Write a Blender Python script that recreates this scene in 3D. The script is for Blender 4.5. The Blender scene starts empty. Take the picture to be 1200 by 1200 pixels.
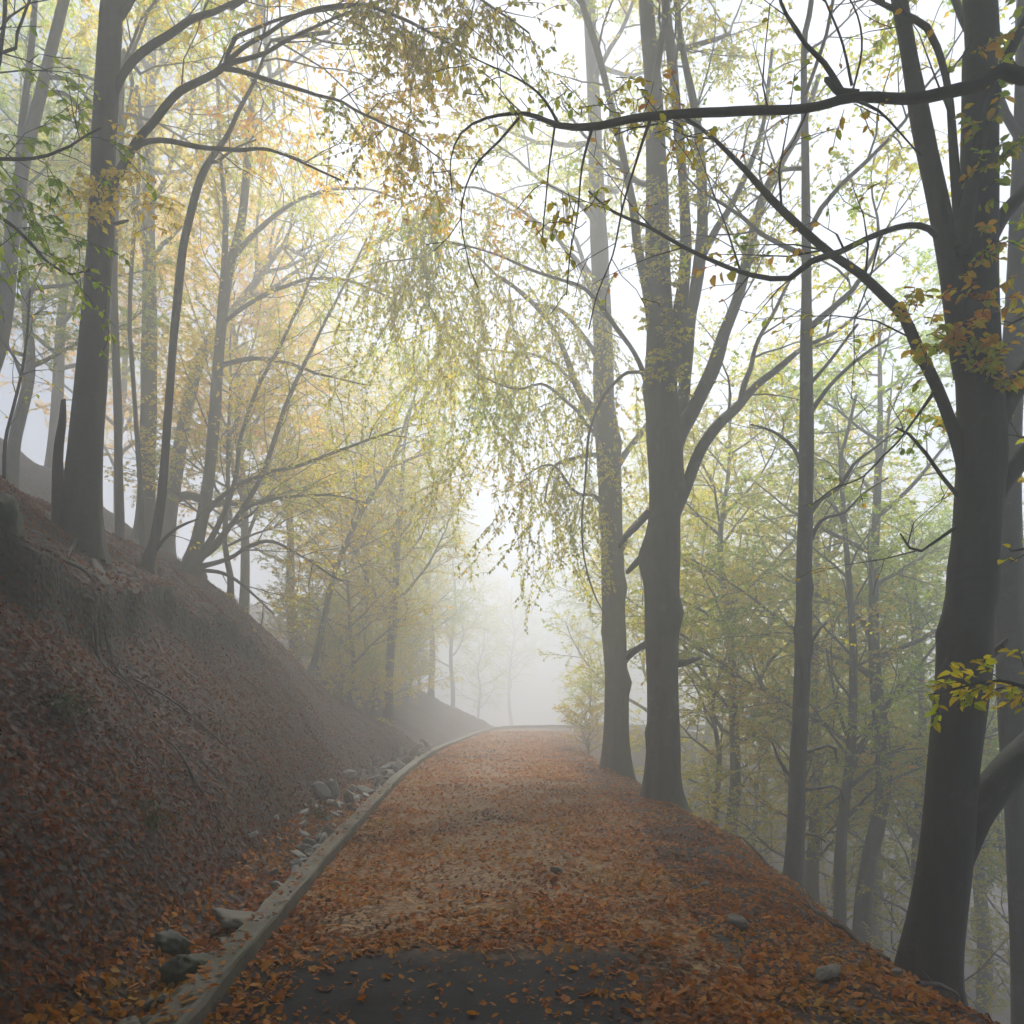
import bpy, math, random
import numpy as np
from mathutils import Vector

random.seed(7)
rng = np.random.default_rng(7)
S = bpy.context.scene
COL = S.collection
PI = math.pi

# ------------------------------------------------------------------ camera, sky, sun, exposure
CAM_H, F = 1.6, 933.33          # eye height; focal length in pixels of the 1200 px photograph
HOR, CX = 820.0, 600.0          # horizon row, centre column
cam = bpy.data.cameras.new('camera')
cam.lens = 28.0
cam.sensor_width = 36.0
cam.shift_y = (HOR - 600.0) / 1200.0
cam.clip_start, cam.clip_end = 0.05, 600.0
co = bpy.data.objects.new('camera', cam)
COL.objects.link(co)
co.location = (0, 0, CAM_H)
co.rotation_euler = (math.radians(90), 0, 0)
S.camera = co

SUN_EL, SUN_AZ = math.radians(57), math.radians(2)
w = bpy.data.worlds.new('World')
S.world = w
w.use_nodes = True
nt = w.node_tree
nt.nodes.clear()
sky = nt.nodes.new('ShaderNodeTexSky')
sky.sky_type = 'NISHITA'
sky.sun_disc = False
sky.sun_elevation = SUN_EL
sky.sun_rotation = SUN_AZ
sky.air_density = 1.0
sky.dust_density = 1.0
sky.ozone_density = 4.0
bg = nt.nodes.new('ShaderNodeBackground')
bg.inputs['Strength'].default_value = 0.075
ow = nt.nodes.new('ShaderNodeOutputWorld')
nt.links.new(sky.outputs[0], bg.inputs[0])
nt.links.new(bg.outputs[0], ow.inputs[0])

sl = bpy.data.lights.new('sun', 'SUN')
sl.energy = 5.0
sl.angle = math.radians(12)
sl.color = (1.0, 0.99, 0.98)
so = bpy.data.objects.new('sun', sl)
COL.objects.link(so)
sd = Vector((math.sin(SUN_AZ) * math.cos(SUN_EL), math.cos(SUN_AZ) * math.cos(SUN_EL), math.sin(SUN_EL)))
so.rotation_euler = (-sd).to_track_quat('-Z', 'Y').to_euler()
so.location = (0, 60, 60)

FOG = 0.0265
FOG_G = 0.6
EXPO = 0.62
S.view_settings.view_transform = 'Standard'
S.view_settings.look = 'None'
S.view_settings.gamma = 1.0
S.view_settings.use_curve_mapping = False
S.view_settings.exposure = EXPO
S.cycles.volume_bounces = 2
S.cycles.max_bounces = 8
S.cycles.diffuse_bounces = 3
S.cycles.glossy_bounces = 1
S.cycles.transmission_bounces = 5
S.cycles.use_denoising = True
S.cycles.sample_clamp_indirect = 4.0


def px(x, y, d):
    """world point that stands at photograph pixel (x, y), d metres ahead"""
    return Vector(((x - CX) / F * d, d, CAM_H + (HOR - y) / F * d))


# ------------------------------------------------------------------ materials
def mat(name):
    m = bpy.data.materials.new(name)
    m.use_nodes = True
    t = m.node_tree
    t.nodes.clear()
    o = t.nodes.new('ShaderNodeOutputMaterial')
    return m, t, o


def nd(t, kind, **kw):
    n = t.nodes.new(kind)
    for k, v in kw.items():
        if k in n.inputs:
            n.inputs[k].default_value = v
        else:
            setattr(n, k, v)
    return n


def ramp(t, stops):
    r = t.nodes.new('ShaderNodeValToRGB')
    e = r.color_ramp.elements
    while len(e) < len(stops):
        e.new(0.5)
    for i, (p, c) in enumerate(stops):
        e[i].position = p
        e[i].color = (*c, 1)
    return r


def leaf_material(name, cols, transl=0.72, rough=0.55, clump=0.6, spec=0.22):
    m, t, o = mat(name)
    geo = nd(t, 'ShaderNodeNewGeometry')
    noi = nd(t, 'ShaderNodeTexNoise', Scale=clump, Detail=1.0)
    tc = nd(t, 'ShaderNodeTexCoord')
    t.links.new(tc.outputs['Object'], noi.inputs['Vector'])
    mix = nd(t, 'ShaderNodeMath', operation='MULTIPLY_ADD')
    mr = nd(t, 'ShaderNodeMapRange')
    mr.inputs['From Min'].default_value, mr.inputs['From Max'].default_value = 0.3, 0.7
    mr.inputs['To Min'].default_value, mr.inputs['To Max'].default_value = -0.1, 0.62
    t.links.new(noi.outputs['Fac'], mr.inputs['Value'])
    t.links.new(geo.outputs['Random Per Island'], mix.inputs[0])
    mix.inputs[1].default_value = 0.5
    t.links.new(mr.outputs[0], mix.inputs[2])
    n = len(cols)
    r = ramp(t, [(i / max(1, n - 1), c) for i, c in enumerate(cols)])
    t.links.new(mix.outputs[0], r.inputs[0])
    d = nd(t, 'ShaderNodeBsdfPrincipled', Roughness=rough)
    d.inputs['Specular IOR Level'].default_value = spec
    tr = nd(t, 'ShaderNodeBsdfTranslucent')
    hs = nd(t, 'ShaderNodeHueSaturation', Saturation=1.1, Value=2.1)
    t.links.new(r.outputs[0], d.inputs['Base Color'])
    t.links.new(r.outputs[0], hs.inputs['Color'])
    t.links.new(hs.outputs[0], tr.inputs['Color'])
    mx = nd(t, 'ShaderNodeMixShader', Fac=transl)
    t.links.new(d.outputs[0], mx.inputs[1])
    t.links.new(tr.outputs[0], mx.inputs[2])
    t.links.new(mx.outputs[0], o.inputs[0])
    return m


G1, G2, G3 = (0.09, 0.17, 0.008), (0.18, 0.26, 0.010), (0.29, 0.33, 0.012)
Y1, Y2 = (0.44, 0.34, 0.014), (0.52, 0.31, 0.015)
O1, O2, B1 = (0.46, 0.20, 0.012), (0.34, 0.11, 0.012), (0.18, 0.06, 0.014)
M_GREEN = leaf_material('leaf_green', [G1, G2, G3, G2, Y1])
M_LIME = leaf_material('leaf_lime', [G2, G3, Y1, G3, Y2])
M_GOLD = leaf_material('leaf_gold', [G2, G3, Y1, Y1, Y2])
M_COPPER = leaf_material('leaf_copper', [G3, Y1, Y2, Y2, O1])
M_OLIVE = leaf_material('leaf_olive', [G1, G2, G3, Y2, O2])
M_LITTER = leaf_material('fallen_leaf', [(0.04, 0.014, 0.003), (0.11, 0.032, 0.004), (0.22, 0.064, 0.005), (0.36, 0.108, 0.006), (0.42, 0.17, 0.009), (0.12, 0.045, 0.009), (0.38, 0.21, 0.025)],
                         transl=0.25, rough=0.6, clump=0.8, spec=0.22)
M_BANKLITTER = leaf_material('shaded_bank_leaf', [(0.014, 0.005, 0.003), (0.050, 0.011, 0.003), (0.115, 0.023, 0.003), (0.20, 0.046, 0.004), (0.065, 0.017, 0.005), (0.24, 0.09, 0.014), (0.036, 0.009, 0.003)],
                             transl=0.12, rough=0.65, clump=0.7, spec=0.12)  # redder fallen leaves, darkened so the bank's shade sits in their colour
M_TUFT = leaf_material('tuft_leaf', [(0.015, 0.03, 0.006), (0.03, 0.05, 0.008), (0.05, 0.07, 0.01)], transl=0.3)


def bark_material(name, base, light, moss, moss_amt):
    m, t, o = mat(name)
    tc = nd(t, 'ShaderNodeTexCoord')
    mp = nd(t, 'ShaderNodeMapping')
    mp.inputs['Scale'].default_value = (7, 7, 1.3)
    t.links.new(tc.outputs['Object'], mp.inputs['Vector'])
    n1 = nd(t, 'ShaderNodeTexNoise', Scale=1.0, Detail=6.0, Roughness=0.65)
    t.links.new(mp.outputs[0], n1.inputs['Vector'])
    r1 = ramp(t, [(0.3, base), (0.62, light)])
    t.links.new(n1.outputs['Fac'], r1.inputs[0])
    n2 = nd(t, 'ShaderNodeTexNoise', Scale=1.1, Detail=5.0, Roughness=0.7)
    t.links.new(tc.outputs['Object'], n2.inputs['Vector'])
    r2 = ramp(t, [(0.5, (0, 0, 0)), (0.68, (moss_amt,) * 3)])
    t.links.new(n2.outputs['Fac'], r2.inputs[0])
    mx = nd(t, 'ShaderNodeMix', data_type='RGBA')
    t.links.new(r2.outputs[0], mx.inputs['Factor'])
    t.links.new(r1.outputs[0], mx.inputs['A'])
    mx.inputs['B'].default_value = (*moss, 1)
    n4 = nd(t, 'ShaderNodeTexNoise', Scale=3.2, Detail=6.0, Roughness=0.75)
    t.links.new(tc.outputs['Object'], n4.inputs['Vector'])
    r4 = ramp(t, [(0.56, (0, 0, 0)), (0.66, (0.55,) * 3)])
    t.links.new(n4.outputs['Fac'], r4.inputs[0])
    mx4 = nd(t, 'ShaderNodeMix', data_type='RGBA')
    t.links.new(r4.outputs[0], mx4.inputs['Factor'])
    t.links.new(mx.outputs['Result'], mx4.inputs['A'])
    mx4.inputs['B'].default_value = (light[0] * 1.9, light[1] * 1.95, light[2] * 1.8, 1)
    # fine horizontal lenticels
    mp2 = nd(t, 'ShaderNodeMapping')
    mp2.inputs['Scale'].default_value = (6, 6, 14)
    t.links.new(tc.outputs['Object'], mp2.inputs['Vector'])
    n3 = nd(t, 'ShaderNodeTexNoise', Scale=1.0, Detail=3.0)
    t.links.new(mp2.outputs[0], n3.inputs['Vector'])
    add = nd(t, 'ShaderNodeMath', operation='ADD')
    t.links.new(n1.outputs['Fac'], add.inputs[0])
    t.links.new(n3.outputs['Fac'], add.inputs[1])
    bp = nd(t, 'ShaderNodeBump', Strength=0.6, Distance=0.02)
    t.links.new(add.outputs[0], bp.inputs['Height'])
    b = nd(t, 'ShaderNodeBsdfPrincipled', Roughness=0.75)
    t.links.new(mx4.outputs['Result'], b.inputs['Base Color'])
    t.links.new(bp.outputs[0], b.inputs['Normal'])
    t.links.new(b.outputs[0], o.inputs[0])
    return m


M_BARK = bark_material('beech_bark', (0.028, 0.027, 0.027), (0.085, 0.08, 0.075), (0.04, 0.055, 0.018), 0.7)
M_BARKD = bark_material('dark_bark', (0.014, 0.0125, 0.012), (0.045, 0.04, 0.036), (0.025, 0.036, 0.012), 0.6)
M_GREENSTEM = stem_mat = bark_material('green_stem', (0.03, 0.06, 0.01), (0.06, 0.10, 0.02), (0.04, 0.07, 0.02), 0.3)
M_DEAD = bark_material('dead_wood', (0.03, 0.022, 0.018), (0.08, 0.06, 0.048), (0.05, 0.06, 0.03), 0.3)


def ground_material():
    m, t, o = mat('leafy_soil')
    tc = nd(t, 'ShaderNodeTexCoord')
    vo = nd(t, 'ShaderNodeTexVoronoi', Scale=17.0)
    vo.inputs['Randomness'].default_value = 1.0
    dist = nd(t, 'ShaderNodeTexNoise', Scale=9.0, Detail=4.0)
    t.links.new(tc.outputs['Object'], dist.inputs['Vector'])
    mxv = nd(t, 'ShaderNodeMix', data_type='RGBA')
    mxv.inputs['Factor'].default_value = 0.08
    t.links.new(tc.outputs['Object'], mxv.inputs['A'])
    t.links.new(dist.outputs['Color'], mxv.inputs['B'])
    t.links.new(mxv.outputs['Result'], vo.inputs['Vector'])
    sep = nd(t, 'ShaderNodeSeparateColor')
    t.links.new(vo.outputs['Color'], sep.inputs[0])
    r = ramp(t, [(0.0, (0.012, 0.007, 0.005)), (0.3, (0.032, 0.012, 0.006)), (0.6, (0.065, 0.022, 0.008)), (0.85, (0.10, 0.036, 0.011)), (1.0, (0.14, 0.065, 0.024))])
    t.links.new(sep.outputs[0], r.inputs[0])
    big = nd(t, 'ShaderNodeTexNoise', Scale=0.9, Detail=5.0, Roughness=0.65)
    t.links.new(tc.outputs['Object'], big.inputs['Vector'])
    rb = ramp(t, [(0.38, (0, 0, 0)), (0.66, (1, 1, 1))])
    t.links.new(big.outputs['Fac'], rb.inputs[0])
    mx = nd(t, 'ShaderNodeMix', data_type='RGBA')
    t.links.new(rb.outputs[0], mx.inputs['Factor'])
    mx.inputs['A'].default_value = (0.018, 0.011, 0.008, 1)
    t.links.new(r.outputs[0], mx.inputs['B'])
    # bare humus on steep faces
    geo = nd(t, 'ShaderNodeNewGeometry')
    sx = nd(t, 'ShaderNodeSeparateXYZ')
    t.links.new(geo.outputs['True Normal'], sx.inputs[0])
    rs = ramp(t, [(0.28, (1, 1, 1)), (0.45, (0, 0, 0))])
    t.links.new(sx.outputs['Z'], rs.inputs[0])
    mx2 = nd(t, 'ShaderNodeMix', data_type='RGBA')
    t.links.new(rs.outputs[0], mx2.inputs['Factor'])
    t.links.new(mx.outputs['Result'], mx2.inputs['A'])
    mx2.inputs['B'].default_value = (0.016, 0.014, 0.010, 1)
    bp = nd(t, 'ShaderNodeBump', Strength=0.8, Distance=0.05)
    t.links.new(vo.outputs['Distance'], bp.inputs['Height'])
    b = nd(t, 'ShaderNodeBsdfPrincipled', Roughness=0.8)
    t.links.new(mx2.outputs['Result'], b.inputs['Base Color'])
    t.links.new(bp.outputs[0], b.inputs['Normal'])
    t.links.new(b.outputs[0], o.inputs[0])
    return m


def path_material():
    """wet asphalt, with a mat of small crushed brown leaves and grit over it except on the bare patch in front"""
    m, t, o = mat('leafy_path')
    tc = nd(t, 'ShaderNodeTexCoord')
    sx = nd(t, 'ShaderNodeSeparateXYZ')
    t.links.new(tc.outputs['Object'], sx.inputs[0])
    n = nd(t, 'ShaderNodeTexNoise', Scale=2.2, Detail=6.0, Roughness=0.7)
    t.links.new(tc.outputs['Object'], n.inputs['Vector'])
    na = nd(t, 'ShaderNodeMath', operation='MULTIPLY_ADD')
    na.inputs[1].default_value, na.inputs[2].default_value = 0.9, -0.45
    t.links.new(n.outputs['Fac'], na.inputs[0])

    def edge(sock, lo, hi):
        a = nd(t, 'ShaderNodeMath', operation='ADD')
        t.links.new(sock, a.inputs[0])
        t.links.new(na.outputs[0], a.inputs[1])
        mr = nd(t, 'ShaderNodeMapRange')
        mr.inputs['From Min'].default_value, mr.inputs['From Max'].default_value = lo - 0.15, hi + 0.2
        t.links.new(a.outputs[0], mr.inputs['Value'])
        return mr.outputs[0]
    e1 = edge(sx.outputs['Y'], 5.0, 5.25)
    e2 = edge(sx.outputs['X'], 0.75, 0.95)
    mxm = nd(t, 'ShaderNodeMath', operation='MAXIMUM')
    t.links.new(e1, mxm.inputs[0])
    t.links.new(e2, mxm.inputs[1])
    # asphalt
    na2 = nd(t, 'ShaderNodeTexNoise', Scale=160.0, Detail=3.0)
    t.links.new(tc.outputs['Object'], na2.inputs['Vector'])
    ra = ramp(t, [(0.3, (0.005, 0.0055, 0.007)), (0.7, (0.020, 0.021, 0.025))])
    t.links.new(na2.outputs['Fac'], ra.inputs[0])
    nd2 = nd(t, 'ShaderNodeTexNoise', Scale=3.5, Detail=6.0, Roughness=0.7)
    t.links.new(tc.outputs['Object'], nd2.inputs['Vector'])
    rd2 = ramp(t, [(0.35, (0.35, 0.35, 0.37)), (0.65, (1.9, 1.9, 1.9))])
    t.links.new(nd2.outputs['Fac'], rd2.inputs[0])
    mxa = nd(t, 'ShaderNodeMix', data_type='RGBA', blend_type='MULTIPLY')
    mxa.inputs['Factor'].default_value = 1.0
    t.links.new(ra.outputs[0], mxa.inputs['A'])
    t.links.new(rd2.outputs[0], mxa.inputs['B'])
    # leaf mat
    vo = nd(t, 'ShaderNodeTexVoronoi', Scale=30.0)
    t.links.new(tc.outputs['Object'], vo.inputs['Vector'])
    sep = nd(t, 'ShaderNodeSeparateColor')
    t.links.new(vo.outputs['Color'], sep.inputs[0])
    rl = ramp(t, [(0.0, (0.06, 0.034, 0.018)), (0.35, (0.15, 0.08, 0.034)), (0.65, (0.24, 0.135, 0.06)), (1.0, (0.34, 0.22, 0.11))])
    t.links.new(sep.outputs[0], rl.inputs[0])
    mx = nd(t, 'ShaderNodeMix', data_type='RGBA')
    t.links.new(mxm.outputs[0], mx.inputs['Factor'])
    t.links.new(mxa.outputs['Result'], mx.inputs['A'])
    t.links.new(rl.outputs[0], mx.inputs['B'])
    bp = nd(t, 'ShaderNodeBump', Strength=0.35, Distance=0.008)
    ad = nd(t, 'ShaderNodeMath', operation='ADD')
    t.links.new(vo.outputs['Distance'], ad.inputs[0])
    t.links.new(na2.outputs['Fac'], ad.inputs[1])
    t.links.new(ad.outputs[0], bp.inputs['Height'])
    b = nd(t, 'ShaderNodeBsdfPrincipled')
    rr = nd(t, 'ShaderNodeMapRange')
    rr.inputs['To Min'].default_value, rr.inputs['To Max'].default_value = 0.75, 0.7
    b.inputs['Specular IOR Level'].default_value = 0.16
    t.links.new(mxm.outputs[0], rr.inputs['Value'])
    t.links.new(rr.outputs[0], b.inputs['Roughness'])
    t.links.new(mx.outputs['Result'], b.inputs['Base Color'])
    t.links.new(bp.outputs[0], b.inputs['Normal'])
    t.links.new(b.outputs[0], o.inputs[0])
    return m


def stone_material(name, a, b_, moss=0.0, scale=6.0):
    m, t, o = mat(name)
    tc = nd(t, 'ShaderNodeTexCoord')
    n = nd(t, 'ShaderNodeTexNoise', Scale=scale, Detail=8.0, Roughness=0.7)
    t.links.new(tc.outputs['Object'], n.inputs['Vector'])
    r = ramp(t, [(0.3, a), (0.7, b_)])
    t.links.new(n.outputs['Fac'], r.inputs[0])
    n2 = nd(t, 'ShaderNodeTexNoise', Scale=scale * 0.6, Detail=4.0)
    t.links.new(tc.outputs['Object'], n2.inputs['Vector'])
    r2 = ramp(t, [(0.42, (0, 0, 0)), (0.6, (moss,) * 3)])
    t.links.new(n2.outputs['Fac'], r2.inputs[0])
    mx = nd(t, 'ShaderNodeMix', data_type='RGBA')
    t.links.new(r2.outputs[0], mx.inputs['Factor'])
    t.links.new(r.outputs[0], mx.inputs['A'])
    mx.inputs['B'].default_value = (0.04, 0.05, 0.02, 1)
    bp = nd(t, 'ShaderNodeBump', Strength=0.6, Distance=0.03)
    t.links.new(n.outputs['Fac'], bp.inputs['Height'])
    b = nd(t, 'ShaderNodeBsdfPrincipled', Roughness=0.75)
    t.links.new(mx.outputs['Result'], b.inputs['Base Color'])
    t.links.new(bp.outputs[0], b.inputs['Normal'])
    t.links.new(b.outputs[0], o.inputs[0])
    return m


M_GROUND = ground_material()
M_PATH = path_material()
M_STONE = stone_material('stone', (0.10, 0.085, 0.068), (0.24, 0.21, 0.17), 0.35)
M_PALE = stone_material('pale_stone', (0.20, 0.19, 0.178), (0.42, 0.40, 0.375), 0.1)
M_MOSSY = stone_material('mossy_stone', (0.05, 0.05, 0.042), (0.13, 0.13, 0.10), 0.9)
M_KERB = stone_material('kerb_concrete', (0.09, 0.078, 0.06), (0.20, 0.175, 0.135), 0.55, 4.0)


# ------------------------------------------------------------------ mesh helpers
class Acc:
    def __init__(self):
        self.v, self.f3, self.f4, self.n = [], [], [], 0

    def add(self, v, f4=None, f3=None):
        if f4 is not None and len(f4):
            self.f4.append(np.asarray(f4) + self.n)
        if f3 is not None and len(f3):
            self.f3.append(np.asarray(f3) + self.n)
        self.v.append(np.asarray(v, dtype=np.float32))
        self.n += len(v)

    def mesh(self, name, material, smooth=True):
        me = bpy.data.meshes.new(name)
        V = np.concatenate(self.v) if self.v else np.zeros((0, 3), np.float32)
        q = np.concatenate(self.f4) if self.f4 else np.zeros((0, 4), int)
        t = np.concatenate(self.f3) if self.f3 else np.zeros((0, 3), int)
        me.vertices.add(len(V))
        me.vertices.foreach_set('co', V.ravel())
        loops = np.concatenate([q.ravel(), t.ravel()]).astype(np.int32)
        me.loops.add(len(loops))
        me.loops.foreach_set('vertex_index', loops)
        tot = np.concatenate([np.full(len(q), 4), np.full(len(t), 3)]).astype(np.int32)
        st = np.concatenate([[0], np.cumsum(tot)[:-1]]).astype(np.int32) if len(tot) else np.zeros(0, np.int32)
        me.polygons.add(len(tot))
        me.polygons.foreach_set('loop_start', st)
        me.polygons.foreach_set('loop_total', tot)
        me.polygons.foreach_set('use_smooth', np.full(len(tot), smooth))
        me.materials.append(material)
        me.update(calc_edges=True)
        me.validate()
        return me


def link(name, me, parent=None, loc=None):
    o = bpy.data.objects.new(name, me)
    COL.objects.link(o)
    if parent is not None:
        o.parent = parent
    if loc is not None:
        o.location = loc
    return o


def tag(o, label=None, cat=None, group=None, kind=None):
    if label:
        o['label'] = label
    if cat:
        o['category'] = cat
    if group:
        o['group'] = group
    if kind:
        o['kind'] = kind
    return o


def tube(acc, P, R, sides, lump=0.0, flare=0.0, burls=(), close=True):
    """tapering tube along points P (n,3) with radii R (n,)"""
    P = np.asarray(P, float)
    R = np.asarray(R, float)
    n = len(P)
    T = np.gradient(P, axis=0)
    T /= np.linalg.norm(T, axis=1, keepdims=True) + 1e-9
    m = T.mean(0)
    ref = np.array([0, 1, 0.2]) if abs(m[2]) > 0.75 else np.array([0.1, 0.2, 1.0])
    N = np.cross(T, ref)
    N /= np.linalg.norm(N, axis=1, keepdims=True) + 1e-9
    B = np.cross(T, N)
    a = np.linspace(0, 2 * PI, sides, endpoint=False)
    rr = np.repeat(R[:, None], sides, 1)
    if lump or flare or len(burls):
        s = np.concatenate([[0], np.cumsum(np.linalg.norm(np.diff(P, axis=0), axis=1))])
        ph = rng.uniform(0, 6.28, 6)
        if lump:
            rr = rr * (1 + lump * (np.sin(2 * a[None] + s[:, None] * 1.1 + ph[0]) * 0.6 + np.sin(3 * a[None] - s[:, None] * 2.3 + ph[1]) * 0.5
                                   + np.sin(s[:, None] * 4.1 + ph[2]) * 0.35 + 0.3 * np.sin(5 * a[None] + s[:, None] * 3.7 + ph[3])))
        if flare:
            e = np.exp(-s / (R[0] * 1.6))[:, None]
            rr = rr * (1 + flare * e * (0.75 + 0.45 * np.sin(5 * a[None] + ph[4]) + 0.25 * np.sin(3 * a[None] + ph[5])))
        for (bs, bv, bamp, bw) in burls:     # (distance along, world direction, height in radii, width in metres)
            bv = np.asarray(bv, float)
            bv = bv / np.linalg.norm(bv)
            dirs = N[:, None, :] * np.cos(a)[None, :, None] + B[:, None, :] * np.sin(a)[None, :, None]
            dot = np.clip((dirs * bv).sum(2), 0, 1)
            rr = rr + R[:, None] * bamp * dot ** 3 * np.exp(-((s - bs) / bw) ** 2)[:, None]
    V = P[:, None, :] + rr[:, :, None] * (N[:, None, :] * np.cos(a)[None, :, None] + B[:, None, :] * np.sin(a)[None, :, None])
    V = V.reshape(-1, 3)
    i = np.arange(n - 1)[:, None] * sides
    k = np.arange(sides)[None]
    k2 = (k + 1) % sides
    q = np.stack([i + k, i + k2, i + sides + k2, i + sides + k], 2).reshape(-1, 4)
    f3 = None
    if close:
        V = np.concatenate([V, P[-1:] + T[-1:] * R[-1]])
        e = (n - 1) * sides
        kk = np.arange(sides)
        f3 = np.stack([e + kk, e + (kk + 1) % sides, np.full(sides, n * sides)], 1)
    acc.add(V, q, f3)


def unit(a):
    return a / (np.linalg.norm(a, axis=-1, keepdims=True) + 1e-9)


def leaves(acc, pos, axis, nrm, size, wid=0.62, fold=0.16, fine=False, curl=0.0):
    """leaf blades: pos = stalk end, axis towards the tip"""
    n = len(pos)
    if n == 0:
        return
    axis = unit(axis)
    side = unit(np.cross(axis, nrm))
    nn = np.cross(side, axis)
    s = size[:, None]
    b = pos
    if fine:
        wv = wid * rng.uniform(0.75, 1.25, (n, 1)) * 0.5
        c = curl * rng.uniform(-0.4, 1.0, (n, 1))
        l1 = pos + axis * s * 0.30 + side * s * wv * 0.95 + nn * s * fold * rng.uniform(0.3, 1.5, (n, 1))
        l2 = pos + axis * s * 0.68 + side * s * wv * 0.75 + nn * s * (fold + c * 0.4)
        tip = pos + axis * s + nn * s * c
        r2 = pos + axis * s * 0.68 - side * s * wv * 0.75 + nn * s * (fold + c * 0.4)
        r1 = pos + axis * s * 0.30 - side * s * wv * 0.95 + nn * s * fold * rng.uniform(0.3, 1.5, (n, 1))
        V = np.stack([b, l1, l2, tip, r2, r1], 1).reshape(-1, 3)
        i = np.arange(n)[:, None] * 6
        q = np.concatenate([i + np.array([[0, 1, 2, 3]]), i + np.array([[0, 3, 4, 5]])], 0)
    else:
        l = pos + axis * s * 0.45 + side * s * wid * 0.5 + nn * s * fold
        r = pos + axis * s * 0.45 - side * s * wid * 0.5 + nn * s * fold
        tip = pos + axis * s
        V = np.stack([b, l, tip, r], 1).reshape(-1, 3)
        q = np.arange(n)[:, None] * 4 + np.array([[0, 1, 2, 3]])
    acc.add(V, q)


def smooth_path(pts, seg):
    """Catmull-Rom through (n,k) rows, resampled about every seg metres (first three columns are the position)"""
    P = np.asarray(pts, float)
    if len(P) == 2:
        n = max(2, int(np.linalg.norm(P[1, :3] - P[0, :3]) / seg) + 1)
        return P[0] + (P[1] - P[0]) * np.linspace(0, 1, n)[:, None]
    E = np.concatenate([2 * P[:1] - P[1:2], P, 2 * P[-1:] - P[-2:-1]])
    out = []
    for i in range(len(P) - 1):
        p0, p1, p2, p3 = E[i], E[i + 1], E[i + 2], E[i + 3]
        n = max(1, int(np.linalg.norm(p2[:3] - p1[:3]) / seg))
        for t in np.arange(n) / n:
            out.append(0.5 * (2 * p1 + (p2 - p0) * t + (2 * p0 - 5 * p1 + 4 * p2 - p3) * t * t + (3 * p1 - p0 - 3 * p2 + p3) * t ** 3))
    out.append(P[-1])
    return np.array(out)


# ------------------------------------------------------------------ terrain
KP = np.array([(-0.85, -8), (-1.05, -4), (-1.29, 0), (-1.52, 3.93), (-1.77, 7.86), (-1.97, 11.5), (-2.17, 16), (-2.26, 21.3), (-2.15, 26), (-1.9, 30),
               (-1.6, 35), (-1.2, 40), (-0.45, 44), (1.2, 45.7), (3.4, 46.4), (7, 46.9), (12, 47)], float)
KC = smooth_path(np.c_[KP, np.zeros(len(KP))], 0.3)


def kerb_x(y):
    return np.interp(y, KP[:13, 1], KP[:13, 0])


def edge_x(y):
    return np.interp(y, [-8, 4, 5.7, 10.7, 13.6, 18, 23, 30, 37, 42], [2.7, 2.6, 2.5, 2.85, 2.75, 2.6, 2.4, 2.5, 4.5, 10])


_ph = rng.uniform(0, 6.28, 40)


def wob(x, y, f, k=0):
    return (np.sin(x * f + 1.7 * np.sin(y * f * 0.7 + _ph[k]) + _ph[k + 1]) * np.sin(y * f * 1.13 + 1.3 * np.sin(x * f * 0.6 + _ph[k + 2]) + _ph[k + 3])
            + 0.5 * np.sin(x * f * 2.3 + y * f * 1.1 + _ph[k + 4]) * np.sin(y * f * 2.7 - x * f * 0.8 + _ph[k + 5]))


def z0(x):
    return x * 0


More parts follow.
